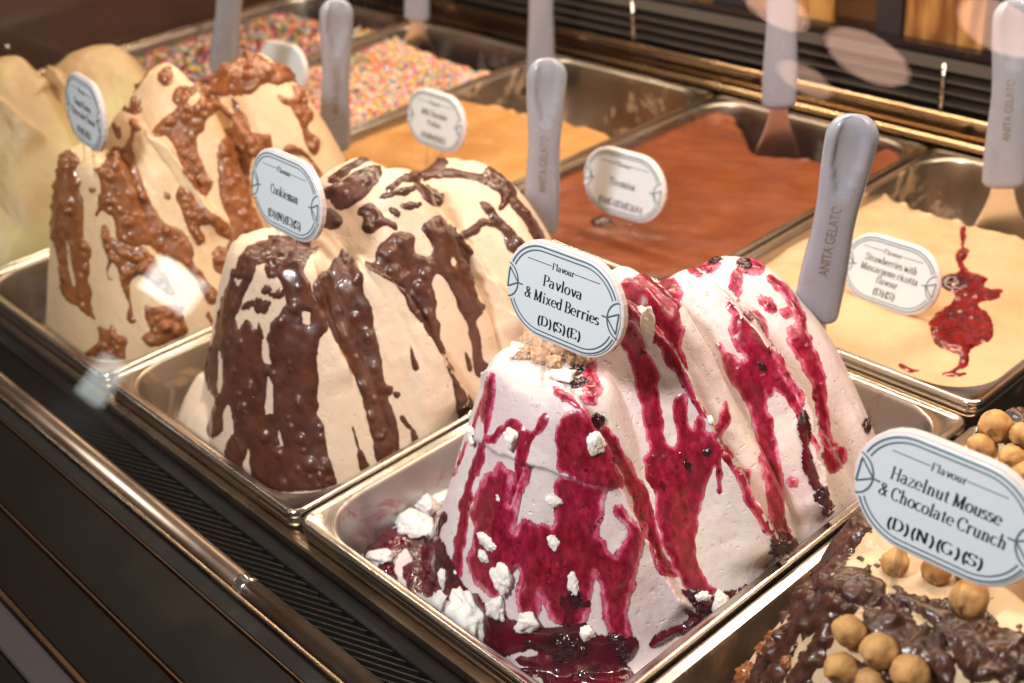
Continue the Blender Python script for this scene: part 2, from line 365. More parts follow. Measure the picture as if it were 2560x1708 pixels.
# slanted front glass (6 mm)
TH = math.radians(27); gdir = np.array([0, math.sin(TH), math.cos(TH)]); gn = np.array([0, -math.cos(TH), math.sin(TH)])
g0 = np.array([0, -.0590, -.0225])
V = []
for x in (XL+.01, XR):
    for l in (0, .62):
        for t in (0, .005): V.append(tuple(np.array([x,0,0])+g0+gdir*l-gn*t))
part('front_glass', (V, [(0,2,3,1),(4,5,7,6),(0,4,6,2),(1,3,7,5),(0,1,5,4),(2,6,7,3)]), GLASS)
# shop lamps and bright panels that show as reflections in the glass
def refl(px, py, dist, dn=None):
    d = ray(px, py); d = d/np.linalg.norm(d); t = ((g0-CAM)@gn)/(d@gn); h = CAM+d*t; r = d-2*(d@gn)*gn; return h, r, h+r*dist
for k, (px, py, rad, pw) in enumerate(((1985, 130, .060, 1.0), (2290, 62, .056, 1.0), (1775, 14, .050, .8), (1842, 182, .040, .35))):
    h, r, q = refl(px*S, py*S, 1.25)
    area('pendant_lamp', q, q+np.array([0, 0, -1.0]), rad*2, rad*2, pw*.42, (1.0, .60, .44), 'DISK')
for px, py, sx, sy, pw in ((392, 655, .080, .060, .15), (205, 905, .045, .13, .07)):
    h, r, q = refl(px*S, py*S, 1.1)
    area('shop_window', q, h, sx, sy, pw, (.92, 1.0, .97))
# ------------------------------------------------------------------ pans
def rrect(x0, x1, y0, y1, r, n=10):
    out = []
    for cx, cy, a0 in ((x1-r, y0+r, -90), (x1-r, y1-r, 0), (x0+r, y1-r, 90), (x0+r, y0+r, 180)):
        for k in range(n+1):
            a = math.radians(a0+90*k/n); out.append((cx+r*math.cos(a), cy+r*math.sin(a)))
    return out
PW, PD = .2585, .3655
def pan(col, y0, z0, label, inner):
    xa = col*P+.0018; xb = xa+PW; ya = y0; yb = y0+PD
    o = thing('gelato_pan', ((xa+xb)/2, (ya+yb)/2, z0-.1), label, 'pan', 'steel gelato pans')
    def ring(ins, r, z): return [(x, y, z0+z) for x, y in rrect(xa+ins, xb-ins, ya+ins, yb-ins, r)]
    def loft(rings, capf=False):
        n = len(rings[0]); V = [p for r in rings for p in r]; F = []
        for a in range(len(rings)-1):
            for k in range(n): F.append((a*n+k, a*n+(k+1)%n, (a+1)*n+(k+1)%n, (a+1)*n+k))
        if capf: F.append(tuple(range((len(rings)-1)*n, len(rings)*n)))
        return V, F
    rim = [ring(.0012, .009, -.0125), ring(0, .010, -.0118), ring(0, .010, -.0072), ring(.0009, .0098, -.0062), ring(0, .010, -.0052), ring(0, .010, -.0022), ring(.0007, .0098, -.0007), ring(.0019, .009, 0), ring(.0032, .0085, -.0002), ring(.0046, .008, -.0012), ring(.0058, .036, -.0014), ring(.0070, .0375, -.0016)]
    bas = [ring(.0070, .0375, -.0016), ring(.0082, .0372, -.0024), ring(.0090, .037, -.0042), ring(.0096, .0368, -.008), ring(.0125, .036, -.03), ring(.018, .034, -.085), ring(.022, .032, -.093), ring(.030, .028, -.0955)]
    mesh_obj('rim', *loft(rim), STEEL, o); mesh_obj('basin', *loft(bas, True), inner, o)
    return o
Y2, Z2 = .3706, .0075
pan(-2, 0, 0, 'far left front steel pan of yellow green pistachio gelato', STEELCREAM)
pan(-1, 0, 0, 'steel pan of the caramel drizzled gelato, its left corner stained with crumbs', STEELCHOC)
pan(0, 0, 0, 'steel pan of the chocolate drizzled cream gelato between caramel and berry pans', STEELCREAM)
pan(1, 0, 0, 'steel pan of the white and crimson berry gelato, inner wall smeared pink', STEELBERRY)
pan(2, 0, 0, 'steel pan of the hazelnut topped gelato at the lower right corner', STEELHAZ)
pan(-3, Y2, Z2, 'farthest steel pan in the upper left with dim sprinkles', STEELCHOC)
pan(-2, Y2, Z2, 'rear steel pan of bright rainbow sprinkles, its back half emptied', STEELCHOC)
pan(-1, Y2, Z2, 'rear steel pan of ochre praline gelato with a bare scraped back', STEELCREAM)
pan(0, Y2, Z2, 'rear steel pan of smooth reddish brown tiramisu gelato', STEELCHOC)
pan(1, Y2, Z2, 'rear right steel pan of pale yellow gelato with red strawberry sauce', STEELCREAM)
# ------------------------------------------------------------------ gelato height fields
class Field:
    def __init__(s, col, y0, z0, fn, res=.001, seams=None, skirt=True):
        s.xa, s.xb = col*P+.0018, col*P+.0018+PW; s.ya, s.yb = y0, y0+PD
        nx = int((PW-.016)/res); ny = int((PD-.016)/res)
        xs = np.linspace(s.xa+.008, s.xb-.008, nx); ys = np.linspace(s.ya+.008, s.yb-.008, ny)
        X, Y = np.meshgrid(xs[::3], ys[::3]); Z = fn(X, Y); gy, gx = np.gradient(Z, Y[:,0], X[0])
        def redistribute(c, gq, full):        # more grid lines where the flanks are steep
            w_ = 1+np.clip(np.quantile(np.abs(gq), .85, axis=1), 0, 4); w_ = np.convolve(np.pad(w_, 6, 'edge'), np.ones(13)/13, 'valid')
            cdf = np.concatenate([[0], np.cumsum((w_[1:]+w_[:-1])/2*np.diff(c))]); n_ = int(len(full)*min(1.6, max(1, w_.mean()/1.6)))
            r_ = np.interp(np.linspace(0, cdf[-1], n_), cdf, c); r_[0] = full[0]; return r_
        ys = redistribute(ys[::3], gy, ys); xs = redistribute(xs[::3], gx.T, xs); nx, ny = len(xs), len(ys)
        X, Y = np.meshgrid(xs, ys); Z = fn(X, Y)+z0
        # the gelato ends at the pan wall
        ins = .0105; r = .036
        qx = np.abs(X-(s.xa+s.xb)/2)-(PW/2-ins-r); qy = np.abs(Y-(s.ya+s.yb)/2)-(PD/2-ins-r)
        s.sd = np.hypot(np.maximum(qx, 0), np.maximum(qy, 0))+np.minimum(np.maximum(qx, qy), 0)-r
        s.nx, s.ny = nx, ny
        if skirt: Z = smin(Z, z0-.012+3.2*np.maximum(-s.sd, -.003), .012)
        s.P = np.stack([X, Y, Z], -1)
        s.see()
        if seams:
            for pts, H, wd in seams: s.seam(pts, H, wd)
            s.see()
        s.inside = s.sd < 0
    def seam(s, pts, H, wd):                  # the lip of one spatula stroke lying over the next
        pts = np.array(pts, float); best = np.full(s.px.shape, 1e18); cr = np.zeros(s.px.shape); al = np.zeros(s.px.shape); L_ = 0.0
        for (ax, ay), (bx, by) in zip(pts, pts[1:]):
            ex, ey = bx-ax, by-ay; l = math.hypot(ex, ey); t = np.clip(((s.px-ax)*ex+(s.py-ay)*ey)/(l*l), 0, 1)
            d = np.hypot(s.px-ax-t*ex, s.py-ay-t*ey); m = d < best
            best[m] = d[m]; cr[m] = np.sign(ex*(s.py-ay)-ey*(s.px-ax))[m]; al[m] = (L_+t*l)[m]; L_ += l
        u = best*s.dp/FPX*cr; u = u+.0012*fbm(s.P[...,0]*90, s.P[...,1]*90, s.P[...,2]*90, 5, 2)
        fade = sstep(0, 60, al)*sstep(0, 60, L_-al)*(best < 260)
        h = np.where(u > 0, H*np.clip(1-u/(wd*2.8), 0, 1)**1.4, H*np.exp(np.minimum(u, 0)/.0011)-.3*H*(np.exp(np.minimum(u, 0)/.009)-np.exp(np.minimum(u, 0)/.0011)))
        s.P = s.P+s.Nn*(h*fade*s.vis)[..., None]
    def see(s):
        du = np.gradient(s.P, axis=1); dv = np.gradient(s.P, axis=0); nn = np.cross(du, dv)
        s.Nn = nn/np.linalg.norm(nn, axis=-1, keepdims=True)
        s.px, s.py, s.dp = proj(s.P)
        # what the lens sees of the field: nothing steeply turned away, nothing behind a nearer hump
        view = CAM-s.P; view = view/np.linalg.norm(view, axis=-1, keepdims=True)
        fac = (view*s.Nn).sum(-1)
        bx = (s.px/7).astype(int)+200; by = (s.py/7).astype(int)+200
        ok = (bx > 0) & (bx < 900) & (by > 0) & (by < 900); bx = np.clip(bx, 0, 899); by = np.clip(by, 0, 899)
        zb = np.full((900, 900), 9.0); np.minimum.at(zb, (by[ok], bx[ok]), s.dp[ok])
        s.vis = (fac > -.12) & ok & (s.dp < zb[by, bx]+.014)
    def mesh(s, P_, keep):
        idx = np.arange(s.nx*s.ny).reshape(s.ny, s.nx)
        k = keep[:-1,:-1] & keep[1:,:-1] & keep[:-1,1:] & keep[1:,1:]
        q = np.stack([idx[:-1,:-1][k], idx[:-1,1:][k], idx[1:,1:][k], idx[1:,:-1][k]], -1)
        used, inv = np.unique(q, return_inverse=True)
        return P_.reshape(-1, 3)[used], inv.reshape(-1, 4)
    def hit(s, x, y, off=0.0):
        d2 = (s.px-x)**2+(s.py-y)**2; m = s.inside & s.vis
        c = np.where(m, d2, 1e9); lim = max(c.min(), 30)
        dd = np.where(c <= lim*1.01, s.dp, 9); i = np.unravel_index(np.argmin(dd), dd.shape)
        return s.P[i]+s.Nn[i]*off, s.Nn[i]
    def drip(s, name, polys, mt, parent, T=.0016, we=.0024, lump=None, wob=.0009, k=0, holes=(), label=None, seed=1, top=0.0, rough_=0.0, film=0.0):
        d = np.full(s.px.shape, -1e3)
        for pts in polys:
            p = chaikin(pts); x0, y0 = p.min(0)-16; x1, y1 = p.max(0)+16
            m = s.vis & s.inside & (s.px > x0) & (s.px < x1) & (s.py > y0) & (s.py < y1)
            if m.any(): d[m] = np.maximum(d[m], sdpoly(s.px[m], s.py[m], p))
        for pts in holes:
            p = chaikin(pts, 1); m = d > -1e2
            d[m] = np.minimum(d[m], -sdpoly(s.px[m], s.py[m], p))
        m = d > -1e2
        if not m.any(): return None
        q = s.P[m]; sd = d[m]*s.dp[m]/FPX
        sd = sd+wob*fbm(q[:,0]*170, q[:,1]*170, q[:,2]*120, seed, 3)
        h = T*np.tanh(sd/we)
        inn = np.clip(sd/we, 0, 1)
        h = h+inn*(T*.22*fbm(q[:,0]*120, q[:,1]*120, q[:,2]*120, seed+9, 2)+rough_*fbm(q[:,0]*330, q[:,1]*330, q[:,2]*330, seed+19, 3))
        if lump:
            n, r0, r1, amp = lump; cand = np.where(sd > .0015)[0]
            if len(cand):
                for c in rng.choice(cand, min(n, len(cand)), replace=False):
                    r = r0+(r1-r0)*rng.random()**2
                    dd = ((q-q[c])**2).sum(-1)/(r*r); b = np.clip(1-dd, 0, 1)
                    h = h+amp*r*b**.8*np.clip(sd/.001, 0, 1)
        H = np.zeros(s.px.shape); H[m] = h+k*.00004+top*inn
        keep = np.zeros(s.px.shape, bool); keep[m] = sd > -.0022
        V, F = s.mesh(s.P+s.Nn*H[..., None], keep)
        if film:
            Q = np.zeros(s.px.shape); Q[m] = np.clip((sd-.0002)/film, 0, 1); FL = s.mesh(np.repeat(Q[..., None], 3, -1), keep)[0][:,0]
        if len(F) == 0: return None
        lab = np.arange(len(V)); o = None       # each separate splash is a part of its own
        while True:
            fm = lab[F].min(1); new = lab.copy(); np.minimum.at(new, F.ravel(), np.repeat(fm, 4)); new = new[new]
            if (new == lab).all(): break
            lab = new
        fl = lab[F[:,0]]
        for c_ in np.unique(fl):
            Fc = F[fl == c_]
            if len(Fc) < 12: continue
            used, inv = np.unique(Fc, return_inverse=True); o = mesh_obj(name, V[used], inv.reshape(-1, 4), mt, parent)
            if film: o.data.attributes.new('film', 'FLOAT', 'POINT').data.foreach_set('value', FL[used])
        return o
def shell(X, Y, ax, ay, H, Wl, Wr, Lf, Lb, base=-.036, pw=1.25, plate=None, px=2.0):
    dx = np.where(X < ax, (ax-X)/Wl, (X-ax)/Wr); dy = np.where(Y < ay, (ay-Y)/Lf, (Y-ay)/Lb)
    t = (np.abs(dx)**px+np.abs(dy)**px)**(1/px); t = np.sqrt(t*t+.012)-.11
    z = base+(H-base)*(1-np.clip(t, 0, 5)**pw)
    if plate is not None: z = smin(z, np.full_like(z, plate), .012)
    return z
def stack(X, Y, shells, base, seed, k=.0025, amp=.0012):
    z = None
    for i, a in enumerate(shells):
        wx = X+.004*noise3(X*28, Y*28, 0*X+i, seed+i); wy = Y+.004*noise3(X*24, Y*24, 0*X+i, seed+20+i)
        q = shell(wx, wy, *a[:7], base=base, **a[7] if len(a) > 7 else {})
        z = q if z is None else smax(z, q, k)
    bl = np.full_like(X, base)+.003*fbm(X*30, Y*30, 0*X, seed+40, 3)
    z = smax(z, bl, .012)
    return z+amp*fbm(X*45, Y*45, 0*X, seed+50, 3)+.0007*noise3(X*26, Y*210, 0*X, seed+60)*sstep(-.2, .5, noise3(X*14, Y*14, 0*X, seed+61))
def gelato(field, m, label, cat='gelato', group='mounds of gelato', z=0):
    o = thing('gelato_mound', ((field.xa+field.xb)/2, (field.ya+field.yb)/2, z-.09), label, cat, group)
    V, F = field.mesh(field.P, field.inside | (field.sd < .0015)); mesh_obj('gelato', V, F, m, o)
    return o
# ------------------------------------------------------------------ berry gelato (pavlova)
c = 1.5*P
pav_sh = [(c-.002, .114, .180, .088, .098, .074, .060, dict(plate=.108, pw=1.05)),
          (c+.004, .178, .146, .108, .120, .115, .055, dict(pw=1.4)),
          (c+.006, .238, .121, .108, .120, .115, .055, dict(pw=1.45)),
          (c, .286, .110, .108, .114, .115, .058, dict(pw=1.55))]
FP = Field(1, 0, 0, lambda X, Y: stack(X, Y, pav_sh, -.040, 3, amp=.0016), .0009, [
 (D((1310,890),(1345,960),(1400,1090),(1450,1200),(1500,1290),(1560,1370),(1600,1400)), .0085, .012), (D((1425,690),(1470,730),(1520,780),(1570,870),(1610,960),(1660,1060),(1700,1120),(1740,1200),(1785,1290)), .0130, .012),
 (D((1590,625),(1640,690),(1700,760),(1760,840),(1810,910),(1830,960),(1850,1050),(1880,1130),(1890,1200)), .0130, .011), (D((1420,1125),(1330,1095),(1260,1075),(1200,1060),(1150,1040),(1110,1015),(1060,1000)), .0026, .012),
 (D((1080,880),(1110,856),(1160,850),(1220,862),(1290,892),(1330,930)), .0030, .006)])
gp = gelato(FP, PAVC, 'white gelato mound streaked with crimson berry sauce and meringue bits')
PB = [CB(385,800,360,870,320,980,250,1150,238,1185,275,1130,330,1010,370,900),
 CB(440,700,405,740,375,860,385,960,360,1060,310,1180,280,1300,270,1400,240,1568,232,1700,285,1700,292,1568,312,1420,330,1330,357,1280,340,1240,370,1160,400,1050,415,950,440,830),
 CB(400,1000,440,970,520,915,560,925,580,960,620,970,650,900,690,880,690,920,660,970,620,1010,600,1060,590,1130,560,1230,530,1310,510,1330,505,1300,530,1220,540,1100,545,1010,520,960,450,1010,410,1030),
 CB(800,870,850,900,900,950,950,980,990,1060,1010,1130,1040,1200,1020,1240,950,1240,870,1210,780,1170,735,1140,730,1000,740,940,770,900),
 CB(715,770,760,770,820,820,870,870,890,910,930,960,960,950,1000,990,1040,1060,1100,1160,1150,1250,1180,1350,1210,1450,1250,1568,1300,1640,1230,1640,1190,1568,1150,1450,1110,1370,1080,1290,1040,1180,1000,1100,950,1000,900,940,830,870,760,830),
 CB(1030,430,1080,470,1120,520,1150,600,1190,680,1210,800,1215,900,1240,1020,1290,1060,1300,980,1275,860,1290,810,1320,800,1340,830,1340,930,1370,960,1385,890,1420,920,1430,960,1480,1000,1510,1060,1490,1100,1500,1230,1485,1240,1480,1130,1450,1150,1420,1250,1390,1350,1375,1450,1385,1568,1410,1640,1440,1690,1470,1708,1420,1730,1340,1705,1290,1610,1230,1500,1200,1380,1190,1270,1150,1180,1140,1100,1160,1060,1150,960,1120,850,1090,720,1070,640,1040,570,1020,500),
 CB(1040,270,1090,250,1160,225,1240,240,1300,290,1310,340,1300,420,1320,500,1310,560,1330,650,1340,720,1380,800,1420,880,1440,910,1400,890,1340,800,1290,700,1250,640,1210,570,1160,520,1110,460,1030,430,1010,340),
 CB(1520,830,1535,900,1520,960,1500,1010,1540,1080,1590,1150,1630,1160,1625,1220,1650,1300,1700,1350,1780,1400,1800,1440,1760,1450,1700,1430,1640,1330,1590,1230,1550,1150,1490,1050,1460,970,1480,930,1500,880),
 CB(1490,560,1520,600,1590,640,1610,620,1560,560,1540,480,1560,430,1640,405,1690,440,1710,520,1750,620,1790,720,1850,830,1880,900,1930,990,2010,1050,2070,1040,2080,1080,2060,1140,2000,1150,1940,1060,1890,960,1850,880,1800,800,1740,760,1730,800,1700,780,1720,900,1760,1050,1780,1150,1790,1250,1790,1380,1810,1440,1740,1430,1720,1300,1700,1150,1670,1000,1640,900,1600,800,1560,740,1520,690,1500,620),
 CB(1555,230,1590,225,1590,300,1570,340,1590,400,1560,420,1530,380,1540,300),
 CB(1720,245,1760,260,1810,310,1850,370,1880,440,1900,500,1930,580,1970,700,1990,850,2000,1000,2030,1030,1990,1050,1960,1000,1950,880,1930,780,1900,690,1850,610,1820,550,1815,490,1850,480,1860,440,1820,400,1780,320,1730,270),
 CB(1350,200,1400,185,1490,190,1480,210,1420,240,1360,220), CB(1575,180,1640,165,1690,195,1685,225,1600,218),
 CB(1680,350,1720,350,1755,390,1740,405,1700,385), CB(1780,400,1815,410,1810,435,1785,425), CB(1745,165,1795,200,1795,220,1755,195),
 CB(1195,175,1240,165,1290,185,1240,198,1200,195), CB(1820,1190,1845,1195,1835,1225,1820,1215),
 CB(1760,580,1790,620,1800,680,1860,770,1870,840,1830,760,1770,680),
 CB(880,640,910,620,905,700,930,760,900,830,860,800,870,720)]
for i, p in enumerate(PB): FP.drip('berry_drip', [p], BERRY, gp, .0006, .0018, (int(4+len(p)*.4), .0008, .0020, .5), .0013, i, seed=30+i, film=.0015)
FP.drip('berry_drip', [CC(1060,170,1085,190,1120,130,1170,190,1150,330,1180,330,1210,250,1240,150,1260,150,1230,260,1190,360,1170,470,1210,480,1240,410,1290,430,1350,430,1400,420,1400,230,1420,190,1480,200,1560,230,1640,240,1640,300,1610,450,1600,500,1630,510,1650,570,1700,600,1720,560,1760,500,1770,460,1750,420,1720,380,1700,340,1720,335,1770,400,1840,440,1830,500,1810,580,1780,700,1760,800,1750,930,1760,1000,1690,990,1660,900,1650,830,1620,700,1590,650,1570,750,1560,850,1540,920,1480,930,1400,910,1370,850,1320,740,1300,800,1290,880,1230,860,1215,760,1230,650,1190,640,1140,700,1110,790,1050,770,990,700,965,630,985,530,1000,440,980,380,1000,300,1030,240)], BERRY, gp, .0006, .0018, (30, .0008, .0020, .5), .0013, 24, seed=77, film=.0017)
PS = [CC(480,520,530,480,600,460,640,400,720,390,830,380,800,450,760,560,740,680,760,780,700,760,660,760,640,650,680,620,660,560,640,530,590,570,560,620,580,720,520,650,450,600,440,560),
 CC(740,640,770,600,800,500,830,560,870,640,920,740,980,790,1060,850,1150,900,1300,950,1450,960,1520,930,1560,950,1600,1000,1680,1000,1790,1010,1800,1060,1740,1130,1780,1190,1720,1260,1400,1260,1330,1200,1220,1190,1290,1150,1210,1110,1330,1100,1400,1080,1300,1050,1200,1060,1100,1100,1050,1060,1020,1000,1040,930,1030,860,960,810,880,800,800,770),
 CC(2040,760,2150,790,2280,780,2350,740,2350,790,2280,810,2200,850,2160,870,2100,830,2060,790),
 CC(1880,1030,1950,970,2050,930,2120,900,2060,860,2090,880,2140,870,2110,930,2000,980,1920,1020),
 CC(1440,780,1530,790,1560,830,1500,870,1490,940,1440,930,1450,860,1420,830),
 CF(485,795,560,800,600,840,590,890,520,900,490,850), CF(640,150,670,230,665,330,690,430,730,560,800,640,760,690,730,600,690,520,655,420,640,300,630,210)]
for i, p in enumerate(PS): FP.drip('syrup_pool', [p], SYRUP, gp, .0012, .003, (int(3+.3*len(p)), .0015, .004, .3), .0010, 30+i, seed=60+i)
# ------------------------------------------------------------------ chocolate drizzled gelato
c = .5*P
cook_sh = [(c, .138, .134, .108, .122, .085, .055, dict(pw=1.5)), (c-.004, .102, .168, .100, .112, .076, .070, dict(plate=.112, pw=1.15)),
           (c+.006, .176, .152, .120, .128, .125, .070, dict(pw=1.65)),
           (c+.010, .262, .124, .112, .124, .130, .072, dict(pw=1.9)),
           (c-.086, .062, -.006, .024, .030, .030, .040, dict(pw=1.4)), (c-.078, .098, .024, .016, .030, .018, .03, dict(pw=1.2)), (c-.060, .040, -.016, .03, .04, .02, .03, dict(pw=1.5))]
FK = Field(0, 0, 0, lambda X, Y: stack(X, Y, cook_sh, -.050, 103, amp=.0016), .001, [
 (CA(660,430,690,450,760,520,860,600,930,720,1010,880,1090,1010,1160,1110), .0100, .012), (CA(780,70,890,140,1010,262,1110,370,1170,440,1260,560,1340,700,1390,800), .0100, .012), (CA(470,430,500,540,530,640,570,760,620,900,660,1010), .004, .014)])
gk = gelato(FK, COOKC, 'cream gelato mound drizzled with lumpy dark chocolate sauce')
FK.drip('chocolate_drip', [CA(205,400,150,480,110,580,75,690,55,800,20,900,30,1000,60,1060,40,1130,25,1190,60,1220,100,1180,95,1120,130,1080,140,1200,105,1250,125,1340,200,1390,240,1410,300,1440,400,1450,500,1440,580,1415,560,1330,535,1260,530,1170,500,1100,505,1000,495,900,510,800,545,745,510,650,480,600,470,560,450,520,445,490,480,440,540,380,545,365,500,400,470,410,470,370,380,360,300,350,280,370)],
 CHOC, gk, .0018, .0028, (55, .0022, .0062, .42), .0012, 0, [CA(240,475,275,475,330,520,355,580,370,650,330,690,300,730,290,800,295,900,265,905,270,820,262,740,250,720,240,750,220,720,190,710,165,755,150,710,170,660,200,600,225,530), CA(438,680,466,685,466,735,436,732), CA(290,960,308,1000,305,1110,280,1120,275,1080,285,1010), CA(335,1160,345,1200,354,1255,340,1258,330,1200), CA(150,540,177,543,166,580,148,568), CA(82,850,96,860,90,1035,76,1030), CA(205,1240,217,1290,204,1330,235,1400,218,1400,185,1340)], seed=11)
CK = [CA(605,412,650,450,690,520,700,600,730,660,740,740,760,800,775,880,790,980,820,1000,815,1030,800,1050,830,1120,852,1275,800,1325,755,1330,740,1250,720,1180,700,1100,680,1010,650,950,620,870,580,810,545,740,500,640,480,580,500,530,545,500,580,450),
 CA(895,820,912,860,932,920,915,932,900,890), CA(1128,850,1150,890,1158,930,1140,922), CA(650,1175,662,1200,682,1270,668,1250), CA(680,1270,702,1310,720,1340,702,1366,676,1340), CA(860,1130,895,1165,900,1182,870,1162), CA(905,1180,928,1215,910,1238),CA(824,1028,845,1032,838,1050),
 CA(525,180,560,205,600,245,680,205,740,145,775,90,760,60,720,60,660,90,600,130,550,150), CA(550,112,620,60,700,25,725,30,640,80,570,132),
 CA(690,230,740,225,790,285,830,310,836,335,800,312,770,320,720,345,690,322,700,280,675,265), CA(520,250,560,248,602,290,590,317,550,322,518,300),
 CA(798,157,850,113,862,120,820,152), CA(772,192,840,163,912,150,902,166,840,182), CA(858,232,900,218,938,221,890,242), CA(816,244,844,262,836,272),
 CA(850,112,960,80,1080,78,1200,100,1230,68,1280,100,1342,160,1320,210,1280,242,1287,200,1270,165,1200,130,1100,105,980,112,920,127), CA(918,133,970,148,1028,180,1022,222,990,222,950,180), CA(918,35,1000,20,1048,40,1030,64,960,64),
 CA(1308,168,1350,200,1400,260,1450,340,1462,385,1430,372,1390,300,1340,240,1315,200),
 CA(1203,218,1250,250,1290,300,1330,340,1388,400,1360,432,1310,400,1300,350,1260,312,1192,312,1182,342,1120,367,1108,354,1170,320,1210,288,1240,290),
 CA(274,588,292,576,296,592,280,602), CA(298,602,345,592,348,615,328,622), CA(184,668,202,644,222,640,205,662), CA(243,632,256,632,256,680,244,672), CA(262,668,270,645,292,640,284,660,270,682), CA(288,488,318,496,320,528,300,528)]
for i, p in enumerate(CK):
    a = np.ptp(np.array(p)[:,0])*np.ptp(np.array(p)[:,1])
    FK.drip('chocolate_drip', [p], CHOC, gk, .0017 if a > 3000 else .0012, .0028, (int(min(18, a/1500)), .0020, .0054, .42), .0009, 2+i, seed=12+i)
FK.drip('chocolate_drip', [CA(810,360,850,345,915,350,910,400,925,430,985,440,985,400,960,350,945,320,1010,268,1060,300,1110,360,1165,420,1150,460,1175,560,1185,640,1212,650,1205,690,1180,720,1195,790,1200,870,1255,930,1200,965,1170,940,1160,860,1140,750,1120,700,1095,660,1085,610,1060,570,1030,530,1005,520,990,560,1005,640,1000,700,1025,740,1030,800,1060,880,1100,980,1165,1060,1155,1110,1110,1135,1085,1060,1080,1000,1040,900,1000,820,950,740,900,680,870,620,840,570,780,530,720,500,700,465,740,470,755,410,790,370)], CHOC, gk, .0017, .0028, (30, .0022, .0058, .42), .001, 1, [CA(1080,448,1094,470,1080,492,1068,470)], seed=13)
# ------------------------------------------------------------------ caramel drizzled gelato
c = -.5*P
car_sh = [(c, .130, .150, .106, .120, .085, .055, dict(pw=1.5)), (c-.002, .090, .185, .104, .110, .066, .050, dict(plate=.124, pw=1.05)),
          (c+.004, .170, .178, .118, .122, .105, .045, dict(pw=1.55)),
          (c+.012, .250, .164, .112, .120, .110, .070, dict(pw=1.8))]
FC = Field(-1, 0, 0, lambda X, Y: stack(X, Y, car_sh, -.062, 203, amp=.0016), .001, [
 (CDD(850,770,1000,890,1100,960,1200,1110,1290,1240,1400,1380,1520,1500), .0090, .012), (CDD(1240,500,1400,640,1540,770,1640,900,1760,1050), .0090, .012)])
gc = gelato(FC, CARC, 'golden cream gelato mound covered in caramel brown sauce')
def E_(*f): return CE(*f)
CR = [CDD(390,1010,430,975,500,1010,520,1080,490,1130,530,1180,520,1260,545,1330,545,1540,580,1590,600,1640,580,1710,590,1870,600,2010,622,2090,560,2050,520,2010,500,1910,470,1760,440,1570,430,1540,448,1730,500,1960,530,2010,430,1960,390,1870,370,1660,340,1570,305,1490,300,1420,330,1330,350,1200,370,1080),
 CDD(850,775,890,800,930,850,880,870,870,960,900,1090,930,1200,1000,1340,1060,1430,1110,1480,1180,1490,1230,1560,1260,1640,1270,1720,1330,1790,1380,1860,1445,1940,1400,1985,1340,1960,1290,1850,1230,1760,1170,1720,1090,1680,1010,1640,950,1600,860,1620,760,1560,740,1420,700,1400,660,1360,640,1420,618,1400,650,1350,640,1280,660,1250,650,1150,615,1108,680,1080,700,1000,750,960,800,970,830,930,850,870),
 CDD(690,1480,740,1560,860,1600,950,1620,1010,1700,1080,1800,1140,1900,1140,1925,1100,1930,980,1840,900,1800,850,1860,855,1960,888,2090,860,2112,828,2080,842,1990,800,1900,760,1760,730,1720,712,1800,732,1832,700,1812,688,1760,700,1700,680,1640,655,1500,672,1475),
 CDD(1130,640,1150,570,1220,560,1285,590,1230,650,1240,690,1270,680,1320,620,1380,600,1430,640,1440,700,1400,740,1350,780,1330,850,1280,900,1300,1000,1330,1100,1370,1160,1392,1190,1350,1272,1310,1262,1260,1210,1190,1100,1150,1000,1110,920,1080,890,1010,893,988,880,1040,800,1110,740,1160,700,1140,670),
 CDD(1510,640,1560,680,1550,720,1610,770,1640,860,1690,870,1760,890,1780,960,1700,1000,1640,1060,1630,1200,1640,1300,1720,1500,1760,1700,1500,1660,1510,1480,1460,1350,1430,1200,1420,1050,1430,940,1480,880,1450,850,1510,830,1510,770,1530,700),
 CDD(1280,538,1400,636,1545,770,1535,805,1400,684,1285,595), CDD(1818,628,1880,640,1930,620,1910,560,1970,570,2000,650,2040,760,2010,840,2070,900,2082,990,2050,1012,2000,940,1990,870,1960,800,1900,700,1840,672),
 CDD(1880,948,1950,960,2000,1000,2070,1080,2110,1160,2125,1300,2060,1110,1980,1015,1850,1000), CDD(1085,438,1122,460,1132,520,1100,557,1055,542,1038,490),
 CDD(925,470,985,425,905,560,835,640,812,680,850,720,925,712,880,742,800,712,715,690,790,635,860,575),
 E_(955,700,1060,700,1180,675,1192,780,1225,870,1100,922,1000,955,938,900,980,860,960,780), E_(648,820,700,860,742,815,770,890,825,895,812,1000,800,1035,660,1035,555,1005,640,940,650,880),
 E_(1358,740,1380,790,1405,820,1370,795), E_(1388,350,1430,300,1495,350,1505,450,1470,495,1410,460), CDD(1180,1230,1240,1260,1290,1330,1400,1400,1500,1490,1520,1570,1440,1540,1380,1460,1300,1480,1330,1560,1290,1600,1230,1480,1200,1380,1160,1300),
 CDD(745,820,770,840,772,890,755,880), CDD(595,1235,615,1238,612,1256,596,1252), CDD(1080,1270,1098,1272,1096,1290,1080,1286)]
for i, p in enumerate(CR):
    a = np.ptp(np.array(p)[:,0])*np.ptp(np.array(p)[:,1])
    FC.drip('caramel_drip', [p], CARS, gc, .0015 if a > 3000 else .0010, .0026, (int(min(70, a/420)), .0014, .0048, .55), .0012, i, seed=41+i)
FC.drip('caramel_cap', [CDD(1265,460,1340,390,1450,345,1560,325,1680,360,1760,410,1900,445,1970,545,1900,530,1800,552,1720,540,1650,600,1480,622,1380,600,1320,540,1255,500)], CARS, gc, .0024, .003, (60, .002, .005, .55), .0014, 22, [CDD(1340,478,1430,430,1445,445,1400,470), CDD(1480,415,1600,378,1610,392,1560,416)], seed=71)
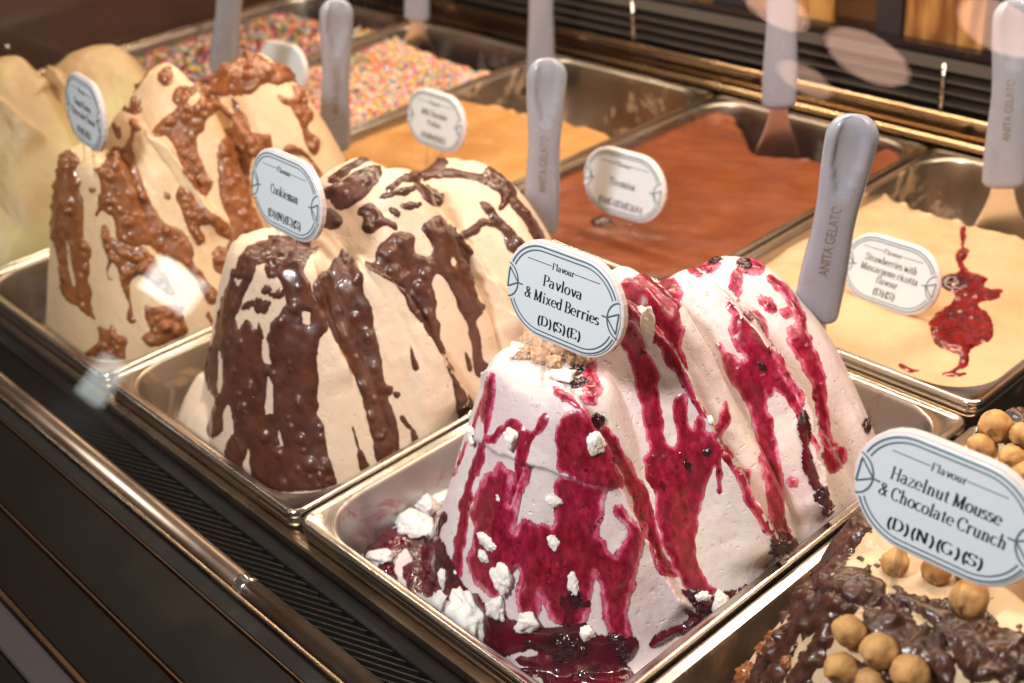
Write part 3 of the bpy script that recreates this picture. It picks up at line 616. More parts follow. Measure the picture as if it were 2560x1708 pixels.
# ------------------------------------------------------------------ pistachio gelato
c = -1.5*P
pis_sh = [(c+.006, .142, .148, .125, .125, .150, .040, dict(pw=1.5)), (c+.01, .225, .134, .120, .120, .120, .070, dict(pw=1.9)), (c+.02, .075, .078, .12, .12, .08, .05, dict(pw=1.3))]
FI = Field(-2, 0, 0, lambda X, Y: stack(X, Y, pis_sh, -.03, 303, .002, .0016), .0013, [(Crop(0, 0, .2296)(-100,1000,0,1080,160,1210,300,1350,430,1450,560,1568), .006, .02), (Crop(0, 0, .2296)(350,680,520,720,640,800,700,900,720,1000), .006, .02)])
gelato(FI, PISC, 'smooth yellow green pistachio gelato mound at the left edge')
# ------------------------------------------------------------------ hazelnut gelato
c = 2.5*P
haz_sh = [(.578, .165, .066, .052, .12, .070, .070, dict(pw=1.5)), (c, .096, .135, .124, .13, .092, .080, dict(plate=.098, pw=1.4)), (.612, .245, .098, .078, .150, .085, .070, dict(pw=1.5)), (c+.02, .290, .066, .105, .11, .06, .06, dict(pw=1.5))]
FH = Field(2, 0, 0, lambda X, Y: stack(X, Y, haz_sh, -.082, 403, .003, .0016))
gh = gelato(FH, HAZC, 'pale gelato mound crusted with dark chocolate and hazelnuts, lower right corner')
HZ = [CF(800,700,850,640,910,605,965,650,1010,760,960,800,900,900,850,980,770,1000,695,1035,715,950,760,880,770,780),
 CF(690,1060,720,1010,800,990,900,960,1000,925,1065,950,1000,1000,1060,1040,1110,1080,1180,1110,1260,1130,1400,1160,1500,1170,1640,1110,1650,1200,1700,1280,1800,1330,1850,1568,1500,1568,1440,1480,1400,1400,1350,1330,1260,1240,1180,1170,1080,1125,980,1140,900,1160,800,1100,720,1100),
 CF(690,1060,720,1090,820,1095,870,1130,935,1165,850,1240,780,1340,740,1420,700,1600,560,1600,640,1440,705,1315,640,1340,580,1450,540,1600,430,1600,520,1400,560,1280,590,1180,640,1090),
 CF(1290,245,1340,205,1420,180,1500,165,1580,170,1640,155,1700,105,1860,60,1860,330,1760,330,1700,360,1640,300,1560,260,1480,270,1420,312,1330,275),
 CF(960,1280,1060,1140,1180,1180,1260,1250,1350,1340,1400,1410,1400,1568,1130,1568,1120,1440,1010,1400), CF(880,1500,980,1450,1100,1480,1180,1600,900,1600), CF(560,1640,1000,1600,1500,1640,1750,1900,1650,2300,1400,2200,1300,2500,1000,2300,900,2600,650,2300,450,2000), CF(640,1090,590,1180,550,1280,480,1400,380,1500,300,1640,440,1640,530,1480,600,1330,640,1200,660,1110)]
for i, p in enumerate(HZ): FH.drip('chocolate_crust', [p], DKCH, gh, .0018 if i == 0 else .0034, .0026, (10 if i == 0 else 45, .0012, .0050, .45), .0022 if i == 0 else .0040, i, seed=91+i, rough_=.0007)
# ------------------------------------------------------------------ flat gelato in the rear pans, each with a scooped-out back
def flat(col, edge, level, drop, seed, tilt=0.0):
    E3 = np.array([unp(x*S, y*S, 'z', Z2+level)[:2] for x, y in edge]); E3 = E3[np.argsort(E3[:,0])]
    def fn(X, Y):
        ye = np.interp(X, E3[:,0], E3[:,1])+.003*fbm(X*50, 0*X, 0*X, seed, 3)+.0012*noise3(X*130, Y*130, 0*X, seed+5)
        t = sstep(-.004, .022, Y-ye)
        return level+.0018*fbm(X*22, Y*22, 0*X, seed+7, 3)+.0004*noise3(X*18+Y*20, Y*90-X*40, 0*X, seed+8)-drop*t+.006*np.exp(-((Y-ye)/.005)**2)*(.3+.7*noise3(X*110, 0*X, 0*X, seed+3))*.7+tilt*(Y-Y2)
    return Field(col, Y2, Z2, fn, .0014, None, False)
FPR = flat(-1, [(850,170),(1010,212),(1060,232),(1130,243),(1200,262),(1320,285),(1400,312),(1480,330)], -.012, .075, 11)
FTI = flat(0, [(1500,205),(1620,235),(1690,275),(1730,350),(1800,362),(1900,374),(1990,360),(2060,330),(2130,345)], -.010, .07, 12)
FST = flat(1, [(1900,385),(1990,425),(2060,455),(2130,490),(2200,505),(2350,548),(2450,580)], -.012, .075, 13)
FSP = flat(-2, [(780,55),(870,80),(930,105),(1000,140),(1050,160),(1120,175)], -.018, .065, 14)
FSQ = flat(-3, [(480,20),(600,30),(700,50),(760,60),(830,70)], -.018, .06, 15)
gelato(FPR, PRAC, 'flat ochre praline gelato scraped away at the back', 'gelato', 'flat gelato in the rear pans', Z2)
gelato(FTI, TIRC, 'flat smooth reddish brown tiramisu gelato', 'gelato', 'flat gelato in the rear pans', Z2)
gs = gelato(FST, STRC, 'flat pale yellow mascarpone gelato with a red strawberry streak', 'gelato', 'flat gelato in the rear pans', Z2)
gelato(FSP, COCC, 'chocolate gelato hidden under bright rainbow sprinkles', 'gelato', 'flat gelato in the rear pans', Z2)
gelato(FSQ, COCC, 'chocolate gelato under dim sprinkles, farthest pan in the upper left', 'gelato', 'flat gelato in the rear pans', Z2)
for i, (p, T) in enumerate(((CH(1115,225,1150,225,1152,300,1140,340,1170,375,1150,420,1130,450,1180,500,1240,520,1290,555,1260,590,1320,610,1385,620,1340,680,1260,690,1230,720,1300,780,1325,850,1320,910,1260,960,1180,1000,1165,1070,1150,1110,1090,1140,1160,1140,1120,1165,1040,1168,995,1150,1050,1130,1100,1090,1110,1050,1060,1010,980,985,940,930,918,840,950,780,1010,740,1070,690,1080,650,1030,610,970,580,1010,540,1080,520,1110,490,1085,430,1090,380,1120,345,1112,290), .0022), (CH(735,1085,760,1095,800,1115,860,1135,800,1138,760,1122,732,1105), .0012))):
    FST.drip('strawberry_streak', [p], STRSAUCE, gs, T, .003, (50, .0015, .004, .5), .001, i, seed=120+i)
FST.drip('strawberry_fruit', [CH(975,575,1020,530,1110,525,1190,555,1210,590,1130,640,1060,630)], SYRUP, gs, .005, .004, (14, .002, .004, .5), .001, 9, seed=125)
FTI.drip('cocoa_lump', [[(a*S, b*S) for a, b in ((1355,505),(1380,495),(1400,500),(1405,515),(1380,522),(1360,518))]], CHOC, [o for o in bpy.data.objects if o.get('label','').startswith('flat smooth red')][0], .004, .003, None, .0006, 3, seed=127)
# sprinkles: far too many and too small to pick apart
SPC = [mat('sprinkle_'+n, lin(*c_), .35) for n, c_ in (('pink', (240,105,135)), ('orange', (245,145,60)), ('yellow', (248,215,90)), ('green', (60,175,95)), ('blue', (50,140,200)), ('white', (248,238,226)), ('red', (225,55,55)), ('purple', (135,65,170)))]
def sprinkles(field, n, label, R_=.00105):
    idx = np.argwhere(field.inside & (field.P[...,2] > Z2-.034)); sel = idx[rng.integers(0, len(idx), n)]
    V = []; F = []; mi = []; base = [(1,0),(-.5,.87),(-.5,-.87)]
    for a, b in sel:
        p = field.P[a, b]+np.array([rng.uniform(-.001,.001), rng.uniform(-.001,.001), rng.uniform(.0002,.0045)])
        d = rng.normal(size=3); d[2] *= .45; d /= np.linalg.norm(d); u = np.cross(d, (0.1,.2,1)); u /= np.linalg.norm(u); v = np.cross(d, u)
        o = len(V); L_ = rng.uniform(.0020, .0034)
        for e in (-L_, L_):
            for cx, cy in base: V.append(p+d*e+(u*cx+v*cy)*R_)
        F += [(o,o+1,o+4,o+3),(o+1,o+2,o+5,o+4),(o+2,o,o+3,o+5),(o+2,o+1,o),(o+3,o+4,o+5)]; mi += [int(rng.choice(8, p=[.2,.16,.17,.1,.1,.19,.04,.04]))]*5
    ctr = ((field.xa+field.xb)/2, (field.ya+field.yb)/2, Z2-.02)
    o = mesh_obj('sprinkles', V, F, SPC[0], None, True, ctr)
    for m_ in SPC[1:]: o.data.materials.append(m_)
    o.data.polygons.foreach_set('material_index', mi)
    prop(o, label, 'sprinkles', kind='stuff')
sprinkles(FSP, 14000, 'bright rainbow sugar sprinkles heaped over the chocolate gelato')
sprinkles(FSQ, 3000, 'dim sugar sprinkles in the farthest pan, upper left')
# ------------------------------------------------------------------ toppings
def lumpy(ctr, r3, axes, seed, amp=.25, freq=2.2, n=3, facet=0):
    V, F = ico(n); d = 1+amp*fbm(V[:,0]*freq, V[:,1]*freq, V[:,2]*freq, seed, 3)
    if facet: d = np.round(d*facet)/facet*.5+d*.5
    Q = V*d[:,None]*np.array(r3); return ctr+Q@axes, F
def shard(ctr, r3, axes, seed, n=3):           # broken crumb: cut by random planes, crumbly skin
    V, F = ico(n); r = np.random.default_rng(seed); pl = r.normal(size=(13, 3)); pl /= np.linalg.norm(pl, axis=1, keepdims=True); h = r.uniform(.62, 1.0, 13)
    d = np.clip((h/np.maximum(V@pl.T, .05)).min(1), .3, 1.25); d *= 1+.17*fbm(V[:,0]*3.4, V[:,1]*3.4, V[:,2]*3.4, seed, 3)
    return ctr+(V*d[:,None]*np.array(r3))@axes, F
def frame(nrm, spin=0.0):
    nrm = nrm/np.linalg.norm(nrm); up = np.array([0,0,1.0]) if abs(nrm[2]) < .95 else np.array([0,1.0,0])
    v = up-nrm*(up@nrm); v /= np.linalg.norm(v); u = np.cross(v, nrm)
    c_, s_ = math.cos(spin), math.sin(spin); return np.stack([u*c_+v*s_, -u*s_+v*c_, nrm])
PXM = lambda p: ((np.asarray(p)-CAM)@RM)[2]*-1/FPX
def topping(name, field, pt, size, mt, label, cat, group, flat_=.7, amp=.25, freq=2.2, spin=0, seed=0, lift=.35, n=3):
    (x, y), = pt; p, nr = field.hit(x, y); k = PXM(p)
    rx, ry = (size if isinstance(size, tuple) else (size, size)); q_ = {'meringue_piece': 1.55, 'cookie_crumb': 1.45}.get(name, 1.1); rx *= k*q_; ry *= k*q_; rz = min(rx, ry)*flat_
    A = frame(nr, spin); ctr = p+A[2]*rz*lift
    V, F = shard(ctr, (rx, ry, rz), A, seed) if name == 'meringue_piece' else lumpy(ctr, (rx, ry, rz), A, seed, amp, freq, n)
    return prop(mesh_obj(name, V, F, mt, None, True, tuple(ctr)), label, cat, group)
k5, k4 = .5358, .4936
MER = [(CB(330,968),14*k5*1.6,'small upper meringue bit at the left edge of the front hump'),(CB(337,1016),11*k5*1.6,'small lower meringue bit at the left edge of the front hump'),(CB(525,1000),17*k5*1.6,'meringue bit between the two arms of the upper left berry streak'),(CB(903,1018),(18*k5*1.5,22*k5*1.6),'meringue bit near the right shoulder of the front hump'),(CB(932,1055),9*k5*1.6,'tiny meringue bit just under the right shoulder piece'),
 (CB(1140,415),(26*k5*1.5,16*k5*1.5),'upper meringue piece on the second hump beside the flavour sign'),(CB(1150,480),(16*k5*1.5,36*k5*1.5),'long meringue piece on the second hump below another'),(CB(458,1285),8*k5*1.5,'tiny meringue fleck on the left of the front hump face'),(CB(725,1292),(18*k5*1.5,14*k5*1.5),'yellowish meringue bit in the middle of the front hump'),(CB(716,1490),(17*k5,31*k5),'flat rectangular meringue shard on the front hump face'),
 (CB(765,715),(38*k5,32*k5),'large meringue lump at the foot of the berry flavour sign'),(CB(1445,925),12*k5*1.6,'meringue bit on the edge of the second hump'),(CB(545,590),(18*k5*1.6,26*k5*1.6),'meringue lump on the left behind the berry flavour sign'),(CB(312,885),7*k5*1.6,'tiny meringue fleck on the upper left outline'),
 (CC(1040,505),(24*k4*1.5,15*k4*1.7),'upper piece of the meringue pair low on the front hump'),(CC(1072,545),(22*k4*1.4,15*k4*1.4),'slanting middle piece of the meringue cluster low on the front hump'),(CC(1032,592),(22*k4*1.5,17*k4*1.5),'lowest piece of the meringue cluster on the front hump'),(CC(1130,708),(28*k4*1.5,30*k4*1.5),'chunky meringue piece with a red fleck near the hump foot'),(CC(1478,720),(16*k4*1.6,24*k4*1.6),'oval meringue piece above the dark berry on the front'),(CC(830,708),(16*k4*1.6,22*k4*1.6),'meringue piece at the lower left foot of the front hump'),
 (CC(802,835),(20*k4*1.5,46*k4*1.5),'tall narrow meringue piece by the front rim'),(CC(955,920),(58*k4*1.5,64*k4*1.5),'largest ridged meringue shell against the front rim'),(CC(1090,848),(26*k4*1.5,30*k4*1.5),'meringue piece right of the largest shell'),(CC(1255,928),(28*k4*1.6,22*k4*1.6),'meringue piece with pink stain in the front puddle'),(CC(1560,980),(15*k4*1.6,20*k4*1.6),'small oval meringue bit beside the berry heap'),
 (CC(800,300),(26*k4*1.6,32*k4*1.6),'right lump of the meringue clump near the inner left wall'),(CC(735,335),(34*k4*1.6,30*k4*1.6),'left lump of the meringue clump near the inner left wall'),(CC(668,442),(40*k4*1.6,32*k4*1.6),'round meringue lump in the dark left puddle'),(CC(495,590),(30*k4*1.5,24*k4*1.5),'crumbled meringue at the left inner corner of the pan'),(CC(470,630),(18*k4*1.5,14*k4*1.5),'small crumbled meringue bit lowest in the left inner corner'),(CC(2138,798),(17*k4*1.6,14*k4*1.6),'round meringue bit by the right rim'),(CC(2235,815),(22*k4*1.6,24*k4*1.6),'pale meringue piece half hidden by the right rim'),(CC(1105,302),9*k4*1.5,'square meringue fleck high on the front face'),(CC(880,675),6*k4*1.5,'tiny meringue dot at the lower left foot')]
for i, (pt, sz, lb) in enumerate(MER): topping('meringue_piece', FP, pt, sz, MERIN, lb, 'meringue', 'meringue pieces on the berry gelato', .6, .34, 1.9, rng.uniform(-.3,.3), 500+i, .5)
BER = [(CB(930,915),30*k5,'single dark berry on the shoulder of the front hump'),(CB(820,680),30*k5,'upper dark berry behind the meringue lump under the sign'),(CB(835,735),40*k5,'lower dark berry beside the meringue lump under the sign'),(CB(1613,180),34*k5,'dark berry on top of the rearmost hump'),(CB(1468,165),28*k5,'dark berry peeking over between second and third humps'),(CB(1694,675),(18*k5,34*k5),'dark berry on the flank of the third hump'),(CB(1340,1130),(16*k5,34*k5),'long dark berry skin in the wide middle streak'),(CB(1425,1072),22*k5,'small dark berry skin right of the wide middle streak'),
 (CC(1490,810),(46*k4,44*k4),'dark berry on the lower front face under an oval meringue'),(CC(1440,1030),58*k4,'left dark berry of the heap in the front puddle'),(CC(1510,1050),50*k4,'middle dark berry of the heap in the front puddle'),(CC(1700,1020),40*k4,'upper dark berry on the right of the front puddle'),(CC(1735,1080),44*k4,'lower dark berry on the right of the front puddle'),(CC(1560,1190),(70*k4,40*k4),'large dark berry lump at the bottom edge'),(CC(1420,1110),46*k4,'lowest dark berry of the front heap'),(CC(1270,1030),(50*k4,30*k4),'flat dark berry skin left of the front heap'),(CC(2090,790),36*k4,'dark berry next to the round meringue by the right rim'),(CC(2150,845),44*k4,'dark berry below the round meringue by the right rim'),(CF(545,850),(62*.477,50*.477),'dark berry heap at the rim end of the second streak'),(CF(752,590),(36*.477,44*.477),'dark berry near the rear right rim'),(CF(985,215),(40*.477,30*.477),'dark berry at the rear inner wall behind the last hump')]
for i, (pt, sz, lb) in enumerate(BER): topping('berry', FP, pt, sz, MBERRY, lb, "berry", "dark berries on the pink gelato", .55, .30, 2.2, rng.uniform(-.5,.5), 700+i, .1)
for i, (a, b, r) in enumerate(((600,545,30),(650,560,34),(700,575,34),(760,585,34),(820,600,34),(870,610,28),(590,600,26),(660,620,30),(720,640,26))):
    topping('cookie_crumb', FP, CB(a, b+10), r*k5, CRUMB, ('leftmost brown crumb behind the berry sign','second brown crumb from the left behind the berry sign','third brown crumb from the left behind the berry sign','fourth brown crumb from the left behind the berry sign','fifth brown crumb from the left behind the berry sign','rightmost brown crumb behind the berry sign','lower left brown crumb under the berry sign','lower middle brown crumb under the berry sign','lower right brown crumb under the berry sign')[i], 'crumb', 'cookie crumbs at the berry sign', .9, .3, 3, 0, 800+i, .5)
kf = .477
NUTS = [(CF(912,1312),84,'upper left hazelnut of the lower cluster'),(CF(1058,1400),92,'middle hazelnut of the lower cluster'),(CF(868,1480),76,'lower left hazelnut of the lower cluster'),(CF(1220,1520),92,'right hazelnut of the lower cluster'),(CF(1025,1560),84,'lowest hazelnut of the lower cluster cut by the frame'),(CF(1130,965),70,'hazelnut behind the clear stem of the hazelnut sign'),(CF(1340,1005),78,'hazelnut under the middle of the hazelnut sign'),(CF(1530,1020),70,'hazelnut tucked in shadow under the right of the sign'),(CF(1508,1172),88,'single hazelnut below the sign on chocolate'),
 (CF(1672,248),84,'large hazelnut with a dark dimple on the rear crust'),(CF(1600,345),78,'hazelnut half dipped in chocolate on the rear crust'),(CF(1790,285),74,'rear crust hazelnut cut by the right frame edge'),(CF(1735,395),78,'rear crust hazelnut above the top edge of the sign'),(CF(1790,470),70,'lowest rear crust hazelnut at the right frame edge')]
for i, (pt, r, lb) in enumerate(NUTS):
    (x, y), = pt; p, nr = FH.hit(x, y); r_ = r*kf*PXM(p)*rng.uniform(1.0, 1.16)*(.84 if i > 8 else 1); A = frame(nr, rng.uniform(0, 6)); A = _R(rng.uniform(-.6, .6, 3))@A
    V, F = ico(3); q = V.copy(); q[:,2] *= 1.05; q[:,2] += .16*np.clip(q[:,2], 0, 1)**3*(1-np.hypot(q[:,0], q[:,1])); q[:,:2] *= (1-.10*np.clip(q[:,2:3], 0, 1)**2)
    q *= (1+.10*fbm(V[:,0]*1.4, V[:,1]*1.4, V[:,2]*1.4, 900+i, 2)+.012*np.sin(14*np.arctan2(V[:,1], V[:,0])))[:,None]
    tw = CAM-p; tw /= np.linalg.norm(tw); ctr = p+nr*r_*.6+tw*r_*.25
    prop(mesh_obj('hazelnut', ctr+(q*r_)@A, F, NUT, None, True, tuple(ctr)), lb, 'hazelnut', 'roasted hazelnuts')
for i, (pt, r, lb) in enumerate(((CF(487,1335),36,'upper caramelised crumb on the inner wall of the hazelnut pan'),(CF(440,1395),40,'lower caramelised crumb on the inner wall of the hazelnut pan'),(CF(370,1540),70,'caramelised crumb heap at the bottom edge of the hazelnut pan'),(CF(560,1460),34,'caramelised crumb beside the chocolate crust'))):
    topping('caramel_crumb', FH, pt, r*kf, CARS, lb, 'crumb', 'caramel crumbs', .8, .3, 3, 0, 950+i, .4)
# ------------------------------------------------------------------ lettering: a small high-contrast serif alphabet drawn with pen strokes
def A_(cx, cy, rx, ry, a0, a1, n=14): return [(cx+rx*math.cos(math.radians(a0+(a1-a0)*k/n)), cy+ry*math.sin(math.radians(a0+(a1-a0)*k/n))) for k in range(n+1)]
def L_(*f): return [(f[i], f[i+1]) for i in range(0, len(f), 2)]
def sf(x, y, w_=.09): return L_(x-w_, y, x+w_, y)
X_ = .46; GL = {
 'a': [A_(.19,.33,.13,.13,160,0)+[(.32,.06)], L_(.32,.07,.36,.01,.41,.02), A_(.18,.13,.14,.13,60,330)],
 'b': [L_(.08,.74,.08,.0), L_(.0,.74,.08,.74), A_(.22,.23,.16,.23,150,-150)], 'c': [A_(.22,.23,.19,.23,50,320)],
 'd': [L_(.36,.74,.36,.0), L_(.28,.74,.36,.74), L_(.36,.0,.43,.0), A_(.21,.23,.17,.23,30,330)], 'e': [A_(.22,.23,.19,.23,0,320), L_(.04,.25,.40,.25)],
 'f': [A_(.2,.62,.11,.12,30,180)+[(.09,.0)], sf(.09,0), L_(-.02,X_,.22,X_)],
 'h': [L_(.08,.74,.08,0), L_(0,.74,.08,.74), sf(.08,0), A_(.22,.31,.13,.15,170,0)+[(.35,0)], sf(.35,0)],
 'i': [L_(.08,X_,.08,0), L_(0,X_,.08,X_), sf(.08,0), L_(.08,.58,.08,.68)], 'k': [L_(.08,.74,.08,0), sf(.08,0), L_(0,.74,.08,.74), L_(.36,X_,.1,.2), L_(.17,.27,.36,0), sf(.36,0,.06), sf(.33,X_,.07)],
 'l': [L_(.08,.74,.08,0), L_(0,.74,.08,.74), sf(.08,0)], 'm': [L_(.08,X_,.08,0), L_(0,X_,.08,X_), sf(.08,0), A_(.2,.32,.11,.14,170,0)+[(.31,0)], sf(.31,0), A_(.43,.32,.11,.14,170,0)+[(.54,0)], sf(.54,0)],
 'n': [L_(.08,X_,.08,0), L_(0,X_,.08,X_), sf(.08,0), A_(.22,.31,.13,.15,170,0)+[(.35,0)], sf(.35,0)], 'o': [A_(.22,.23,.19,.23,0,360,22)],
 'p': [L_(.08,X_,.08,-.24), L_(0,X_,.08,X_), sf(.08,-.24), A_(.22,.23,.16,.23,150,-150)], 'r': [L_(.08,X_,.08,0), L_(0,X_,.08,X_), sf(.08,0), A_(.22,.33,.13,.13,170,50), L_(.28,.42,.29,.38)],
 's': [A_(.17,.34,.12,.12,30,230)+A_(.17,.12,.13,.12,60,-150)], 't': [L_(.12,.6,.12,.1)+A_(.2,.09,.08,.09,180,310), L_(0,X_,.25,X_)],
 'u': [L_(.07,X_,.07,.15)+A_(.2,.14,.13,.14,180,330), L_(.34,X_,.34,0), L_(0,X_,.07,X_), L_(.34,0,.41,0)], 'v': [L_(.05,X_,.2,0), L_(.2,0,.34,.34)+A_(.3,.38,.06,.07,0,120), sf(.05,X_,.06)],
 'w': [L_(.05,X_,.17,0), L_(.17,0,.29,X_), L_(.29,X_,.41,0), L_(.41,0,.53,.36), sf(.05,X_,.06)], 'x': [L_(.05,X_,.34,0), L_(.34,X_,.05,0), sf(.05,0,.06), sf(.34,X_,.06)], 'z': [L_(.03,X_,.34,X_), L_(.34,X_,.03,0), L_(.03,0,.36,0,.36,.1)],
 'A': [L_(.05,0,.27,.7), L_(.27,.7,.5,0), L_(.13,.24,.42,.24), sf(.05,0), sf(.5,0)], 'B': [L_(.1,.7,.1,0), L_(0,.7,.25,.7)+A_(.25,.54,.17,.16,90,-90)+L_(.1,.38), L_(.25,.38)+A_(.27,.19,.19,.19,90,-90)+L_(0,0)],
 'C': [A_(.32,.35,.27,.36,50,318), L_(.5,.68,.5,.5)], 'D': [L_(.1,.7,.1,0), L_(0,.7,.26,.7)+A_(.26,.35,.28,.35,90,-90,18)+L_(0,0)], 'E': [L_(.1,.7,.1,0), L_(0,.7,.46,.7,.46,.55), L_(.1,.36,.34,.36), L_(0,0,.48,0,.48,.16)],
 'F': [L_(.1,.7,.1,0), L_(0,.7,.46,.7,.46,.55), L_(.1,.36,.34,.36), sf(.1,0,.1)], 'G': [A_(.32,.35,.27,.36,50,320), L_(.54,.3,.54,.04), sf(.52,.3,.1)], 'H': [L_(.1,.7,.1,0), L_(.5,.7,.5,0), L_(.1,.36,.5,.36), sf(.1,0), sf(.5,0), sf(.1,.7), sf(.5,.7)],
 'M': [L_(.1,.7,.09,0), L_(.1,.7,.33,.02), L_(.33,.02,.56,.7), L_(.56,.7,.56,0), L_(.6,.7,.6,0), sf(.09,0), sf(.58,0,.12), L_(0,.7,.1,.7), L_(.56,.7,.68,.7)], 'N': [L_(.1,.7,.1,0), L_(.1,.7,.48,0), L_(.13,.7,.5,.02), L_(.5,.7,.5,0), sf(.1,0), sf(.5,.7), L_(0,.7,.1,.7)],
 'P': [L_(.1,.7,.1,0), sf(.1,0,.1), L_(0,.7,.26,.7)+A_(.26,.52,.18,.18,90,-90)+L_(.1,.34)], 'S': [A_(.25,.53,.18,.17,40,240)+A_(.25,.18,.2,.18,65,-150), L_(.42,.7,.42,.54), L_(.05,0,.05,.18)], 'T': [L_(.26,.7,.26,0), sf(.26,0,.1), L_(.02,.55,.02,.7,.5,.7,.5,.55)],
 '&': [A_(.25,.56,.12,.14,250,-60)+L_(.12,.28)+A_(.2,.15,.16,.15,130,300)+L_(.48,.34), L_(.2,.5,.52,0), L_(.4,.36,.56,.36)],
 '(': [A_(.26,.27,.2,.5,125,235)], ')': [A_(-.02,.27,.2,.5,55,-55)], ' ': []}
def text_mesh(txt, width, cap, thick=.105, thin=.036, slant=.10, gap=.11, squeeze=1.0):
    V = []; F = []; x = 0.0; z = 0.0
    for ch in txt:
        st = GL[ch]
        if squeeze != 1 and ch not in '()': st = [[(px*squeeze, py) for px, py in q] for q in st]
        if not st: x += .2; continue
        xs = [p[0] for s_ in st for p in s_]; off = x-min(xs)
        for s_ in st:
            n = len(s_); z += .00001
            for k, (px, py) in enumerate(s_):
                ax, ay = s_[max(k-1, 0)]; bx, by = s_[min(k+1, n-1)]; dx, dy = bx-ax, by-ay; l = math.hypot(dx, dy)+1e-9
                hw = .5*(thin+(thick-thin)*(abs(dy)/l)**1.6)
                if n == 2 and abs(dx) > .08 and abs(dy) > .2 and dx*dy > 0: hw = .5*(thin+.02)
                if abs(dy)/l > .98 or True:
                    V += [(px+off-dy/l*hw, py+dx/l*hw, z), (px+off+dy/l*hw, py-dx/l*hw, z)]
            o = len(V)-2*n
            for k in range(n-1): F.append((o+2*k, o+2*k+1, o+2*k+3, o+2*k+2))
        x += max(xs)-min(xs)+(gap*.5 if ch == '(' else gap+(.08 if ch == ')' else 0))
    x -= gap
    sx = width/x; sy = cap/.7
    return [((a-x/2)*sx+slant*b*sy, b*sy, c_) for a, b, c_ in V], F
def strip(pts, w_, z=0.0, closed=False):
    V = []; F = []; n = len(pts)
    for k in range(n):
        ax, ay = pts[(k-1) % n if closed else max(k-1, 0)]; bx, by = pts[(k+1) % n if closed else min(k+1, n-1)]
        dx, dy = bx-ax, by-ay; l = math.hypot(dx, dy)+1e-9
        V += [(pts[k][0]-dy/l*w_/2, pts[k][1]+dx/l*w_/2, z), (pts[k][0]+dy/l*w_/2, pts[k][1]-dx/l*w_/2, z)]
    for k in range(n if closed else n-1): j = (k+1) % n; F.append((2*k, 2*k+1, 2*j+1, 2*j))
    return V, F
